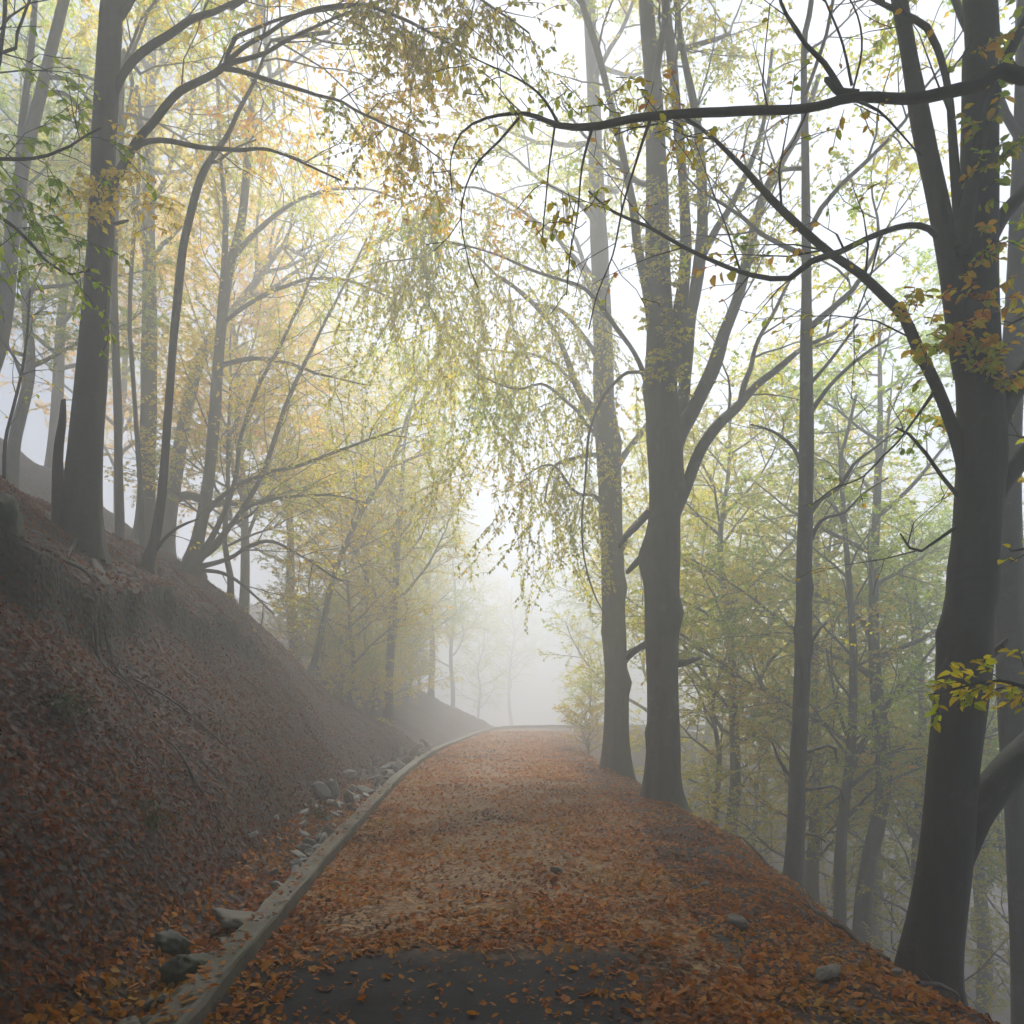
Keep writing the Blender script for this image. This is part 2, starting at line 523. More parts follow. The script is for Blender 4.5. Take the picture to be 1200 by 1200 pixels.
def terrain(x, y):
    """(x displaced, y, z) of the ground"""
    x = np.asarray(x, float)
    y = np.asarray(y, float)
    kx = kerb_x(np.clip(y, -8, 44))
    u = kx - 0.62 - x
    up = np.clip(u, 0, None)
    steep = np.interp(y, [0, 16, 20, 25, 34], [1.22, 1.22, 0.95, 0.6, 0.5])
    crest = np.interp(y, [-8, 4, 9, 12, 16, 18, 20, 22, 60], [4.6, 4.6, 4.5, 4.35, 4.1, 4.5, 5.5, 9, 14])
    back = np.interp(y, [0, 16, 22, 60], [0.22, 0.22, 0.4, 0.4])
    us = 1.95 + 0.18 * wob(y, x * 0, 0.9, 0) + 0.05 * wob(y, z0(x), 5.1, 8)
    step_h = np.interp(y, [0, 3, 6, 11, 13.5, 15], [0.36, 0.38, 0.4, 0.36, 0.24, 0])
    st = 1 / (1 + np.exp(-np.clip((u - us) / 0.035, -60, 60)))
    zl = steep * up + step_h * (st - 0.25 * np.clip(u - us, 0, 2))
    # soft toe
    zl = np.where(up < 0.5, zl * (0.25 + 0.75 * up / 0.5), zl)
    cap = crest + back * (u - crest / steep)
    z = -0.35 * np.logaddexp(-zl / 0.35, -cap / 0.35)
    z = np.where(u < 0.6, zl * np.clip(1.6 - u, 0, 1) + z * (1 - np.clip(1.6 - u, 0, 1)), z)
    z = np.where(u < 0, 0, z)
    n = 0.05 * wob(x, y, 2.1, 6) + 0.14 * wob(x, y, 0.9, 12) + 0.03 * wob(x, y, 7.3, 24)
    z = z + np.where(u > 0, n * np.clip(up * 1.5, 0, 1), 0)
    # ditch
    z = z - 0.10 * np.exp(-((u + 0.18) / 0.22) ** 2) * np.interp(y, [-8, 24, 30], [1, 1, 0])
    # right side falls away
    v = x - edge_x(np.clip(y, -8, 42))
    sp = np.logaddexp(0, v / 0.22) * 0.22
    drop = np.where(sp < 7, sp * 1.02, 7.14 + (sp - 7) * 0.28)
    zr = -np.minimum(drop, 12.0) - 0.03 * np.clip(x - 1.4, 0, 1.4)
    zr = zr + np.where(x > 1.3, (0.035 * wob(x, y, 2.4, 18) + 0.02 * wob(x, y, 6.1, 24)) * np.clip((x - 1.3), 0, 1), 0)
    zr = zr + np.where(v > 1.5, 0.35 * wob(x, y, 0.45, 30) * np.clip((v - 1.5) / 4, 0, 1), 0)
    far = np.clip((y - 47.5) / 12, 0, 1)
    zz = np.where(u > -0.5, z, zr)
    zz = zz * (1 - far) + far * (-0.4 - 0.03 * np.clip(y - 47, 0, 80) + np.where(x < -4, (-4 - x) * 0.42, (-4 - x) * 0.06))
    # overhanging lip of roots and turf above the step
    lip = step_h / 0.55 * 0.30 * np.exp(-((u - us - 0.13) / 0.12) ** 2)
    return x + lip, y, zz


def ground_z(x, y):
    return float(terrain(np.array([x]), np.array([y]))[2][0])


def axis_pts(segs):
    out = []
    for a, b, s in segs:
        out += list(np.arange(a, b, s))
    out.append(segs[-1][1])
    return np.array(out)


gx = axis_pts([(-72, -20, 2.0), (-20, -8, 0.4), (-8, -2.0, 0.07), (-2.0, 4.0, 0.1), (4, 10, 0.4), (10, 72, 2.0)])
gy = axis_pts([(-9, 1, 0.5), (1, 17, 0.09), (17, 30, 0.25), (30, 60, 0.8), (60, 125, 3.0)])
GX, GY = np.meshgrid(gx, gy)
tx, ty, tz = terrain(GX, GY)
acc = Acc()
ny, nx = GX.shape
i = (np.arange(ny - 1)[:, None] * nx + np.arange(nx - 1)[None]).ravel()
acc.add(np.stack([tx, ty, tz], 2).reshape(-1, 3), np.stack([i, i + 1, i + nx + 1, i + nx], 1))
tag(link('ground', acc.mesh('ground', M_GROUND)), kind='structure')

# path: a sheet laid on the ground between the kerb and the shoulder
acc = Acc()
ys = np.concatenate([np.arange(-6, 30, 0.25), np.arange(30, 43.6, 0.4)])
nxp = 26
rows = []
for y in ys:
    x0 = kerb_x(y) - 0.02
    x1 = edge_x(y) - 0.95 if y < 36 else edge_x(y) - 0.95
    xs = np.linspace(x0, x1, nxp)
    _, _, zz = terrain(xs, np.full(nxp, y))
    zz = np.maximum(zz, -0.03) + 0.012 - 0.05 * np.clip((xs - x1 + 0.3) / 0.3, 0, 1)
    rows.append(np.stack([xs, np.full(nxp, y), zz], 1))
V = np.concatenate(rows)
i = (np.arange(len(ys) - 1)[:, None] * nxp + np.arange(nxp - 1)[None]).ravel()
acc.add(V, np.stack([i, i + 1, i + nxp + 1, i + nxp], 1))
tag(link('path', acc.mesh('path', M_PATH)), kind='structure')


def kerb(name, pts, wdt, h):
    """rounded concrete edging along pts, path on its right"""
    a = Acc()
    P = pts[:, :2]
    T = np.gradient(P, axis=0)
    T /= np.linalg.norm(T, axis=1, keepdims=True)
    L = np.stack([-T[:, 1], T[:, 0]], 1)
    prof = [(0, -0.15), (0.0, h - 0.025), (0.008, h - 0.008), (0.025, h), (wdt - 0.02, h + 0.004), (wdt, h - 0.02), (wdt, -0.2)]
    n, k = len(P), len(prof)
    V = np.zeros((n, k, 3))
    for j, (o_, z_) in enumerate(prof):
        jit = 0.006 * wob(P[:, 1] * 3, P[:, 0] * 3 + j, 1.5, 0)
        V[:, j, :2] = P + L * (o_ + jit)[:, None]
        V[:, j, 2] = z_ + 0.01 * wob(P[:, 1], P[:, 0], 1.7, 5) + jit
    i = (np.arange(n - 1)[:, None] * k + np.arange(k - 1)[None]).ravel()
    a.add(V.reshape(-1, 3), np.stack([i, i + k, i + k + 1, i + 1], 1))
    return tag(link(name, a.mesh(name, M_KERB, False)), kind='structure')


kerb('kerb', KC, 0.17, 0.13)

# ------------------------------------------------------------------ haze
acc = Acc()
HX, HY0, HY1, HZ0, HZ1 = 78, -14, 132, -16, 23.5
v = [(x, y, z) for z in (HZ0, HZ1) for y in (HY0, HY1) for x in (-HX, HX)]
acc.add(v, [(0, 2, 3, 1), (4, 5, 7, 6), (0, 1, 5, 4), (2, 6, 7, 3), (0, 4, 6, 2), (1, 3, 7, 5)])
m, t, o = mat('haze')
pv = nd(t, 'ShaderNodeVolumePrincipled')
pv.inputs['Color'].default_value = (0.97, 0.975, 0.985, 1)
pv.inputs['Density'].default_value = FOG
pv.inputs['Anisotropy'].default_value = FOG_G
t.links.new(pv.outputs[0], o.inputs['Volume'])
tag(link('haze', acc.mesh('haze', m, False)), kind='stuff')


# ------------------------------------------------------------------ trees
# per level: dens children/m on the parent, L length m, r max radius m, ang from parent, wob, grav (+up), f0 first child fraction, flat
def style(**kw):
    base = dict(
        limb=dict(dens=1.0, L=4.2, r=0.07, ang=0.95, wob=0.16, grav=0.05, f0=0.3, flat=1.0, seg=0.35, sides=6),
        branch=dict(dens=2.4, L=1.8, r=0.022, ang=0.8, wob=0.2, grav=-0.02, f0=0.2, flat=0.6, seg=0.3, sides=4),
        twig=dict(dens=4.5, L=0.85, r=0.007, ang=0.75, wob=0.22, grav=-0.06, f0=0.12, flat=0.5, seg=0.2, sides=3),
        leaf=15.0, lsize=0.085, droop=0.35)
    for k, v in kw.items():
        if isinstance(v, dict):
            base[k] = dict(base[k], **v)
        else:
            base[k] = v
    return base


LV = ['limb', 'branch', 'twig']
ST = style()


def perp(t, phi):
    ref = Vector((0, 0, 1)) if abs(t.z) < 0.9 else Vector((1, 0, 0))
    a = t.cross(ref).normalized()
    b = t.cross(a)
    return a * math.cos(phi) + b * math.sin(phi)


class Tree:
    def __init__(self, name, base, bark=M_BARK):
        self.root = bpy.data.objects.new(name, None)
        self.root.empty_display_size = 0.3
        COL.objects.link(self.root)
        self.base = Vector(base)
        self.root.location = self.base
        self.bark = bark
        self.trunk = Acc()
        self.branches = []
        self.lp, self.la, self.ls = [], [], []

    # everything is collected in world space and moved to the base when built
    def leaf_run(self, pts, P):
        """leaves along a twig"""
        pts = np.asarray(pts)
        seg = np.linalg.norm(np.diff(pts, axis=0), axis=1)
        L = seg.sum()
        n = int(L * P['leaf'] + random.random())
        if n < 1:
            return
        s = np.concatenate([[0], np.cumsum(seg)])
        q = np.sort(rng.uniform(0.08, 1.0, n)) * L
        pos = np.stack([np.interp(q, s, pts[:, k]) for k in range(3)], 1)
        t = unit(pts[-1] - pts[0])
        sd_ = np.cross(t, [0, 0, 1.0])
        sd_ = unit(sd_) if np.linalg.norm(sd_) > 0.05 else np.array([1.0, 0, 0])
        sg = np.where(np.arange(n) % 2 == 0, 1, -1)[:, None]
        ax = t * 0.5 + sd_ * sg * 0.75 + rng.normal(0, 0.35, (n, 3)) + np.array([0, 0, -P['droop']])
        self.lp.append(pos)
        self.la.append(ax)
        self.ls.append(P['lsize'] * rng.uniform(0.65, 1.25, n))

    def grow(self, acc, p, d, L, r, lev, P):
        c = P[LV[lev]]
        n = max(3, int(L / c['seg']))
        d = d.normalized()
        pts = [p.copy()]
        p = p.copy()
        st_ = L / n
        for k in range(n):
            d = d + Vector((random.gauss(0, 1), random.gauss(0, 1), random.gauss(0, 1) * 0.7)) * c['wob']
            d.z += c['grav'] * (1 + 0.8 * k / n)
            d.normalize()
            p = p + d * st_
            pts.append(p.copy())
        A = np.array(pts)
        f = np.linspace(0, 1, n + 1)
        R = np.maximum(r * (1 - 0.85 * f), 0.003)
        tube(acc, A, R, c['sides'])
        if lev == 2:
            self.leaf_run(A, P)
        else:
            if lev == 1:
                self.leaf_run(A[len(A) // 2:], P)
            self.spawn(acc, A, R, lev + 1, P)

    def spawn(self, acc, A, R, lev, P, f0=None, f1=1.0, scale=1.0, count=None, face=None):
        """children of level lev along polyline A; acc None = a branch mesh of its own for each child"""
        c = P[LV[lev]]
        seg = np.linalg.norm(np.diff(A, axis=0), axis=1)
        s = np.concatenate([[0], np.cumsum(seg)])
        L = s[-1]
        f0 = c['f0'] if f0 is None else f0
        n = count if count is not None else int(c['dens'] * L * (f1 - f0) + random.random())
        ph = random.uniform(0, 6.28)
        for k in range(n):
            f = f0 + (f1 - f0) * (k + random.random()) / n
            q = f * L
            j = min(len(seg) - 1, int(np.searchsorted(s, q, side='right') - 1))
            e = (q - s[j]) / max(seg[j], 1e-6)
            p = Vector(A[j] + (A[j + 1] - A[j]) * e)
            t = Vector(A[j + 1] - A[j]).normalized()
            r = R[j] + (R[j + 1] - R[j]) * e
            ph += 2.4 + random.uniform(-0.5, 0.5)
            pd = perp(t, ph)
            pd.z *= c['flat']
            if face is not None:
                pd = pd + Vector(face) * 0.6
            pd.normalize()
            a = c['ang'] * random.uniform(0.8, 1.2)
            d = t * math.cos(a) + pd * math.sin(a)
            LL = c['L'] * scale * (1 - 0.55 * (f - f0) / max(1e-3, 1 - f0)) * random.uniform(0.65, 1.25)
            br = acc
            if br is None:
                br = Acc()
                self.branches.append(br)
            self.grow(br, p, d, LL, min(c['r'] * scale, r * 0.62), lev, P)

    def stem(self, pts, sides=16, seg=0.14, lump=0.05, flare=0.0, burls=(), jit=0.012, acc=None):
        """trunk or big limb through rows (x, y, z, radius); returns polyline, radii"""
        Q = smooth_path(pts, seg)
        A, R = Q[:, :3].copy(), np.maximum(Q[:, 3], 0.004)
        k = np.arange(len(A))
        if jit:
            for ax in range(3):
                kk = np.arange(0, len(A) + 4, 3.3)
            A[:, ax] += (jit * np.sin(k * 0.35 + rng.uniform(0, 6)) + np.interp(k, kk, rng.normal(0, jit * 1.1, len(kk)))) * np.clip(k / 4, 0, 1)
        a = acc
        if a is None:
            a = self.trunk
        tube(a, A, R, sides, lump, flare, burls)
        return A, R

    def limb(self, pts, **kw):
        br = Acc()
        self.branches.append(br)
        A, R = self.stem(pts, acc=br, **dict(dict(sides=9, seg=0.12, lump=0.13), **kw))
        return br, A, R

    def finish(self, label, cat, group, leafm, fine=False, wid=0.62):
        b = np.array(self.base)

        def local(a):
            a.v = [x - b.astype(np.float32) for x in a.v]
            return a
        if self.trunk.v:
            link('trunk', local(self.trunk).mesh('trunk', self.bark), self.root)
        for br in self.branches:
            if br.v:
                link('branch', local(br).mesh('branch', self.bark), self.root)
        if self.lp:
            pos, ax, sz = np.concatenate(self.lp), np.concatenate(self.la), np.concatenate(self.ls)
            n = len(pos)
            nr = rng.normal(0, 0.45, (n, 3)) + np.array([0, 0, 1.0])
            la = Acc()
            leaves(la, pos - b, ax, nr, sz, wid=wid, fine=fine, curl=0.15)
            link('crown', la.mesh('crown', leafm, False), self.root)
            self.nleaf = n
        tag(self.root, label, cat, group)
        return self.root


def W(d, *rows):
    """photograph pixels -> (x, y, z, radius): rows are (px, py, width px[, extra depth])"""
    out = []
    for r in rows:
        dd = d + (r[3] if len(r) > 3 else 0)
        p = px(r[0], r[1], dd)
        out.append((p.x, p.y, p.z, r[2] * 0.5 / F * dd))
    return out


def up_from(pt, dx, dy, top, r1=0.03, n=3):
    """continue a stem from row pt up to height top"""
    x, y, z, r = pt
    out = []
    for k in range(1, n + 1):
        f = k / n
        out.append((x + dx * f, y + dy * f, z + (top - z) * f, r + (r1 - r) * f))
    return out


TREES = 'trees standing in the mist beside the path'
TWIG_SPARSE = style(leaf=5.0, lsize=0.075)
HI = style(limb=dict(dens=1.2, L=6.0, ang=1.05, grav=0.02), branch=dict(seg=0.5, dens=3.6, L=2.3), twig=dict(dens=7.0, L=0.9, seg=0.35), leaf=48.0, lsize=0.10)   # upper crowns, mostly above the view, packed dense to shade the near haze


HIM = style(limb=dict(dens=1.2, L=5.0, ang=1.05, grav=0.02), branch=dict(dens=2.6, L=2.0), twig=dict(dens=5.0, L=0.9), leaf=22.0, lsize=0.085)


def base_of(pts):
    return (pts[0][0], pts[0][1], pts[0][2])


def rooted(pts, flare_drop=0.15):
    """add a foot so that the stem stands in the ground under its first row"""
    x, y, z, r = pts[0]
    g = ground_z(x, y) - flare_drop
    if z > g + 0.25:
        n = max(1, int((z - g) / 0.8))
        dx, dy = (pts[0][0] - pts[1][0]), (pts[0][1] - pts[1][1])
        k = min(0.5, 0.6 / max(0.2, z - g))
        foot = [(x + dx * k * 0.3 * i, y, z + (g - z) * i / n, r * (1 + 0.1 * i)) for i in range(n, 0, -1)]
        return foot + list(pts)
    return [(x, y, g, r * 1.05)] + [p for p in pts if p[2] > g + 0.2]


def with_top(pts, dx, dy, top, n=4):
    return list(pts) + up_from(pts[-1], dx, dy, top, 0.03, n)


def lip_roots(T, x0, y0, n):
    for k in range(n):
        x, y = x0 + random.gauss(0, 0.1), y0 + random.gauss(0, 0.15)
        dx, dy = 0.22, random.gauss(0, 0.10)
        rt = []
        m_ = random.randint(6, 10)
        r0 = random.uniform(0.014, 0.035)
        for i in range(m_):
            gx_, gy_, gz_ = terrain(np.array([x]), np.array([y]))
            rt.append((float(gx_[0]), y, float(gz_[0]) + 0.012 + random.uniform(-0.02, 0.03), r0 * (1 - 0.85 * i / m_)))
            x += dx * random.uniform(0.6, 1.3)
            y += dy + random.gauss(0, 0.06)
        T.stem(rt, sides=6, seg=0.08, lump=0.12, jit=0.012)


def hero(name, rows, d, label, cat='tree', group=TREES, leafm=M_OLIVE, top=None, lean=(0.3, 0.0), bark=M_BARK, flare=0.5, sides=18, lump=0.05, burls=(), crown=HI, crown_from=None, ncrown=None):
    p = W(d, *rows)
    vis = len(p)
    p = rooted(p)
    if top:
        p = with_top(p, lean[0], lean[1], top)
    T = Tree(name, (p[0][0], p[0][1], p[0][2] + 0.12), bark)
    bl = []
    for (bx, by, dirx, amp, wd) in burls:
        zb = px(bx, by, d).z
        bl.append((zb - p[0][2], (dirx, -0.25, 0.1), amp, wd))
    T.A, T.R = T.stem(p, sides=sides, flare=flare, lump=lump, burls=bl)
    if top and crown is not None:
        L = np.concatenate([[0], np.cumsum(np.linalg.norm(np.diff(T.A, axis=0), axis=1))])
        f0 = 0.55 if crown_from is None else (px(0, crown_from, d).z - T.A[0, 2]) / (T.A[-1, 2] - T.A[0, 2])
        T.spawn(None, T.A, T.R, 0, crown, f0=min(f0, 0.9), count=ncrown)
    T.meta = (label, cat, group, leafm)
    return T


def add_limb(T, d, rows, P=TWIG_SPARSE, lev=1, f0=0.3, count=None, scale=1.0, seg=0.12, sides=8, face=None, jit=0.012):
    br, A, R = T.limb(W(d, *rows), seg=seg, sides=sides, jit=jit)
    if P is not None:
        T.spawn(br, A, R, lev, P, f0=f0, count=count, scale=scale, face=face)
    return br, A, R


def hang(T, acc, p, L, P, r=0.006, spread=0.25):
    """a pendulous twig with leaves hanging from point p"""
    d = Vector((random.gauss(0, spread), random.gauss(0, spread), -1)).normalized()
    pts = [Vector(p)]
    n = max(3, int(L / 0.22))
    q = Vector(p)
    for k in range(n):
        d = (d + Vector((random.gauss(0, 0.16), random.gauss(0, 0.16), -0.05))).normalized()
        q = q + d * (L / n)
        pts.append(q.copy())
    A = np.array(pts)
    R = np.linspace(r, 0.002, n + 1)
    tube(acc, A, R, 4)
    T.leaf_run(A, P)
    T.spawn(acc, A, R, 2, P, f0=0.05, scale=0.6)


def close(T, **kw):
    T.finish(*T.meta, **kw)


# ---- the big dark tree at the right edge of the path
D = 6.5
T = hero('beech_tree', [(1088, 1150, 66), (1100, 1060, 59), (1110, 980, 57), (1117, 900, 55), (1125, 830, 55), (1131, 770, 56), (1138, 700, 52), (1143, 640, 50),
                        (1147, 580, 52), (1150, 530, 55), (1149, 470, 52), (1146, 400, 50), (1146, 330, 46), (1147, 250, 42), (1148, 150, 39), (1148, 60, 37), (1149, 0, 35)],
         D, 'big dark forked beech standing on the right shoulder of the path, nearest of all', bark=M_BARKD, top=20, lean=(-0.8, 0.8), leafm=M_OLIVE,
         burls=[(1103, 745, -1, 0.32, 0.16), (1117, 655, -1, 0.22, 0.09), (1165, 680, 1, 0.25, 0.12), (1160, 780, 1, 0.2, 0.1)], ncrown=24, crown_from=-300)
add_limb(T, D, [(1122, 1010, 30), (1140, 962, 36), (1160, 930, 37), (1182, 902, 36), (1210, 872, 34), (1260, 820, 30), (1320, 720, 26), (1360, 560, 22), (1380, 380, 18)], HIM, 1, f0=0.6, seg=0.1, sides=14)
SP = style(branch=dict(L=1.1, r=0.010, dens=2.6), twig=dict(L=0.5, dens=4.0), leaf=13, lsize=0.065)
SPB = style(branch=dict(L=1.1, r=0.009, dens=3.0, ang=0.9), twig=dict(L=0.5, dens=3.4), leaf=4, lsize=0.06)
add_limb(T, D, [(1135, 560, 20.3), (1118, 505, 14.8), (1098, 455, 13.3), (1076, 410, 12.5), (1060, 372, 10.9), (1040, 350, 10.1, -.2), (1010, 322, 9.4, -.3), (975, 300, 8.6, -.4), (940, 270, 8.6, -.5), (905, 235, 7.8, -.6),
                (875, 200, 6.2, -.7), (840, 165, 4.7, -.8), (805, 140, 3.9, -.9), (778, 132, 2.3, -.9)], SP, f0=0.3, sides=10)
add_limb(T, D, [(1126, 370, 14.4), (1112, 310, 9.6), (1098, 276, 8.0), (1078, 264, 7.2, -.2), (1050, 268, 7.2, -.3), (1015, 282, 7.2, -.4), (985, 297, 7.2, -.4), (950, 308, 7.2, -.5), (925, 327, 6.4, -.5), (880, 322, 5.2, -.5),
                (840, 308, 4.8, -.6), (800, 290, 4.0, -.6), (760, 268, 3.6, -.6), (720, 250, 2.8, -.6), (690, 225, 2.0, -.6)], SPB, f0=0.35, sides=9)
add_limb(T, D, [(1135, 440, 30), (1116, 330, 25), (1098, 230, 24), (1082, 150, 22), (1068, 80, 20), (1053, 0, 18), (1030, -150, 14), (1000, -330, 9)], HIM, 1, f0=0.55, sides=12)
add_limb(T, D, [(1128, 300, 14, -.1), (1119, 190, 10, -.15), (1112, 110, 8, -.15), (1098, 55, 8, -.15), (1086, 32, 8, -.15), (1052, 14, 6, -.2), (1018, -2, 5, -.2), (980, -30, 4, -.2)], SPB, f0=0.3)
add_limb(T, D, [(1128, 290, 18, -.2), (1140, 210, 16, -.25), (1160, 125, 14, -.3), (1178, 75, 12, -.3), (1200, 28, 11, -.4), (1240, -70, 9, -.5), (1270, -200, 6, -.5)], HIM, f0=0.5)
add_limb(T, D, [(1150, 300, 22), (1172, 258, 19), (1195, 230, 17), (1230, 195, 15), (1290, 120, 11)], HIM, f0=0.5)
add_limb(T, D, [(1150, 540, 34), (1172, 487, 30), (1195, 447, 27), (1230, 400, 24), (1290, 300, 18), (1340, 120, 12)], HIM, f0=0.6, sides=10)
add_limb(T, D, [(1148, 620, 26), (1172, 573, 23), (1198, 537, 22), (1240, 490, 18), (1300, 430, 12)], HIM, f0=0.6, sides=10)
add_limb(T, D, [(1130, 590, 6), (1105, 560, 4.5), (1085, 530, 4), (1066, 508, 3), (1050, 500, 2)], SPB, f0=0.5)
add_limb(T, D, [(1128, 612, 5), (1100, 632, 4), (1080, 645, 3.5), (1066, 640, 3), (1055, 622, 2)], SPB, f0=0.4)
add_limb(T, D, [(1098, 455, 7), (1080, 482, 4), (1058, 508, 3), (1035, 535, 2.6), (1005, 562, 2.2), (975, 578, 1.8), (950, 592, 1.4)], style(branch=dict(L=0.35, r=0.005, dens=5), twig=dict(L=0.22, dens=5), leaf=24, lsize=0.06), f0=0.1, seg=0.06, sides=5)
for (ax_, ay_) in [(836, 322), (846, 318), (857, 317)]:
    T.lp.append(np.array([px(ax_, ay_, D - 0.58)]))
    T.la.append(np.array([[0.15, -0.1, -1.0]]))
    T.ls.append(np.array([0.1]))
add_limb(T, D, [(1160, 770, 8), (1170, 760, 9), (1180, 750, 6)], None)
# short leafy shoots straight from the bark
sh = Acc()
T.branches.append(sh)
SH = style(leaf=30, lsize=0.085, droop=0.6)
for (sx, sy, k) in [(1140, 60, 3), (1160, 110, 4), (1155, 160, 5), (1165, 190, 5), (1140, 230, 3), (1150, 225, 3), (1148, 285, 5), (1135, 345, 5), (1150, 360, 4), (1140, 395, 6), (1125, 420, 7), (1150, 425, 6), (1110, 400, 6), (1160, 445, 4), (1085, 430, 5), (1095, 395, 5), (1070, 370, 5)]:
    for q in range(k):
        p = px(sx + random.gauss(0, 6), sy + random.gauss(0, 10), D - 0.22)
        T.grow(sh, p, Vector((random.gauss(0, 0.7), -0.7, random.uniform(-0.3, 0.5))), random.uniform(0.12, 0.4), 0.005, 2, SH)
close(T, fine=True)

# ---- the two trees beyond it, left of the big one
D = 13.6
T = hero('beech_tree', [(776, 955, 44), (776, 930, 40), (777, 850, 37), (776, 780, 38), (776, 720, 41), (775, 660, 42), (779, 600, 37), (781, 560, 39), (777, 500, 40), (774, 450, 38), (775, 400, 36), (774, 370, 33),
                        (771, 330, 30), (770, 280, 28), (770, 220, 25), (768, 160, 22), (765, 100, 20), (760, 40, 18), (757, 0, 17)],
         D, 'tall dark beech splitting into many upright stems, right of the path middle', crown=HIM, top=20, lean=(-0.6, 0.3), leafm=M_LIME,
         burls=[(752, 655, -1, 0.35, 0.28), (798, 720, 1, 0.3, 0.22), (800, 575, 1, 0.3, 0.15), (757, 860, -1, 0.15, 0.15), (757, 455, -1, 0.2, 0.2)], crown_from=250, ncrown=10)
T.spawn(None, T.A, T.R, 0, HI, f0=0.76, count=11)  # extra dense crown above the view, added to shade the near haze
HI2 = style(branch=dict(L=2.0, dens=2.2), twig=dict(dens=4.2), leaf=15, lsize=0.08)
add_limb(T, D, [(786, 525, 24), (797, 503, 19), (813, 478, 17), (835, 434, 16), (848, 391, 15), (865, 347, 14), (878, 293, 13), (892, 240, 11), (915, 190, 9), (940, 145, 7), (960, 90, 5)], HI2, f0=0.35, sides=10)
add_limb(T, D, [(790, 600, 18), (806, 566, 14), (820, 530, 13), (840, 500, 12), (862, 478, 11), (882, 455, 9), (905, 437, 8), (940, 410, 6), (985, 385, 4), (1020, 350, 3)], HI2, f0=0.3, sides=9)
add_limb(T, D, [(866, 478, 8), (872, 450, 7), (880, 430, 6), (886, 405, 5), (905, 370, 4), (930, 320, 3)], HI2, f0=0.3)
add_limb(T, D, [(788, 540, 22, .3), (800, 480, 16, .4), (805, 402, 15, .4), (809, 371, 14, .4), (814, 347, 14, .4), (820, 304, 13, .4), (823, 250, 12, .4), (818, 150, 10, .4), (800, 60, 8, .4), (790, -20, 6, .4)], HI2, f0=0.4, sides=10)
add_limb(T, D, [(783, 440, 22), (796, 375, 16), (803, 300, 14), (801, 220, 12), (792, 120, 11), (780, 0, 10), (770, -120, 7)], HI2, f0=0.4, sides=10)
add_limb(T, D, [(768, 385, 16), (759, 340, 12), (752, 312, 11), (746, 280, 10), (743, 250, 10), (730, 180, 9), (715, 120, 8), (700, 60, 8), (682, 0, 7), (660, -90, 5)], HI2, f0=0.4, sides=9)
add_limb(T, D, [(822, 300, 9, .4), (840, 268, 8, .3), (858, 240, 7), (880, 190, 6), (895, 140, 5), (905, 60, 4)], HI2, f0=0.3)
SP2 = style(branch=dict(L=1.3, r=0.010, dens=2.4), twig=dict(L=0.6, dens=4.0), leaf=11, lsize=0.07)
add_limb(T, D, [(765, 470, 10), (753, 434, 6), (742, 412, 5), (722, 384, 5), (709, 365, 5), (694, 347, 4.5), (679, 334, 4), (640, 322, 3.5), (600, 305, 3), (560, 290, 2.5), (530, 285, 2)], SP2, f0=0.2)
add_limb(T, D, [(765, 450, 7), (750, 436, 4), (735, 437, 3.5), (715, 455, 3.2), (702, 475, 3), (690, 510, 3, -.2), (686, 560, 2.6, -.2), (682, 610, 2.4, -.2), (684, 650, 2.2, -.2), (694, 690, 2, -.2), (708, 718, 1.6, -.2)],
         style(branch=dict(L=0.5, dens=1.0, r=0.006), twig=dict(dens=1, L=0.3), leaf=1.5), f0=0.4)
for rows in ([(760, 600, 9), (745, 618, 7), (733, 628, 6), (726, 640, 5)], [(760, 648, 10), (745, 660, 7), (735, 670, 5)], [(792, 778, 10), (805, 776, 7), (820, 771, 4)], [(758, 755, 10), (744, 762, 7), (735, 772, 5)]):
    add_limb(T, D, rows, None)
iv = Acc()
T.branches.append(iv)
for q in range(150):
    yy = random.uniform(230, 470)
    k = int(np.argmin(abs(T.A[:, 2] - px(0, yy, D).z)))
    c = Vector(T.A[k])
    ang = random.uniform(-2.6, -0.5)
    p = c + Vector((math.cos(ang), math.sin(ang), 0)) * T.R[k] * 1.02
    T.grow(iv, p, Vector((math.cos(ang), math.sin(ang), random.uniform(-0.3, 0.6))), random.uniform(0.1, 0.4), 0.004, 2, SH)
close(T)

D = 18.7
T = hero('beech_tree', [(723, 915, 32), (723, 880, 29), (722, 800, 27), (720, 740, 28), (718, 680, 27), (716, 600, 26), (712, 520, 28), (708, 470, 25), (707, 420, 24), (705, 360, 22), (703, 300, 20), (700, 250, 19),
                        (698, 180, 17), (695, 100, 15), (690, 0, 13)],
         D, 'paler beech with leafy twigs hanging over the path, behind the many-stemmed one', crown=HIM, top=21, lean=(-0.4, 0.3), leafm=M_LIME,
         burls=[(735, 690, 1, 0.3, 0.25), (738, 800, 1, 0.35, 0.2), (705, 740, -1, 0.15, 0.2), (728, 520, 1, 0.2, 0.2)], crown_from=330, ncrown=10)
T.spawn(None, T.A, T.R, 0, HI, f0=0.88, count=4)  # small high crown out of view, added for its shade
SP3 = style(branch=dict(L=1.6, r=0.012, dens=2.2, grav=-0.08), twig=dict(L=0.75, dens=4.2, grav=-0.1), leaf=16, lsize=0.085)
add_limb(T, D, [(720, 655, 14), (735, 628, 10), (748, 612, 8), (760, 598, 6)], None)
add_limb(T, D, [(722, 785, 14), (735, 768, 10), (748, 760, 7)], None)
add_limb(T, D, [(714, 560, 12), (728, 540, 8), (745, 515, 7), (765, 490, 6), (790, 470, 4)], SP3)
add_limb(T, D, [(706, 510, 12), (693, 487, 9), (675, 450, 8, -.3), (664, 420, 7, -.6), (650, 390, 6, -.9), (620, 350, 5, -1.3), (590, 325, 3, -1.8)], SP3)
hb = Acc()
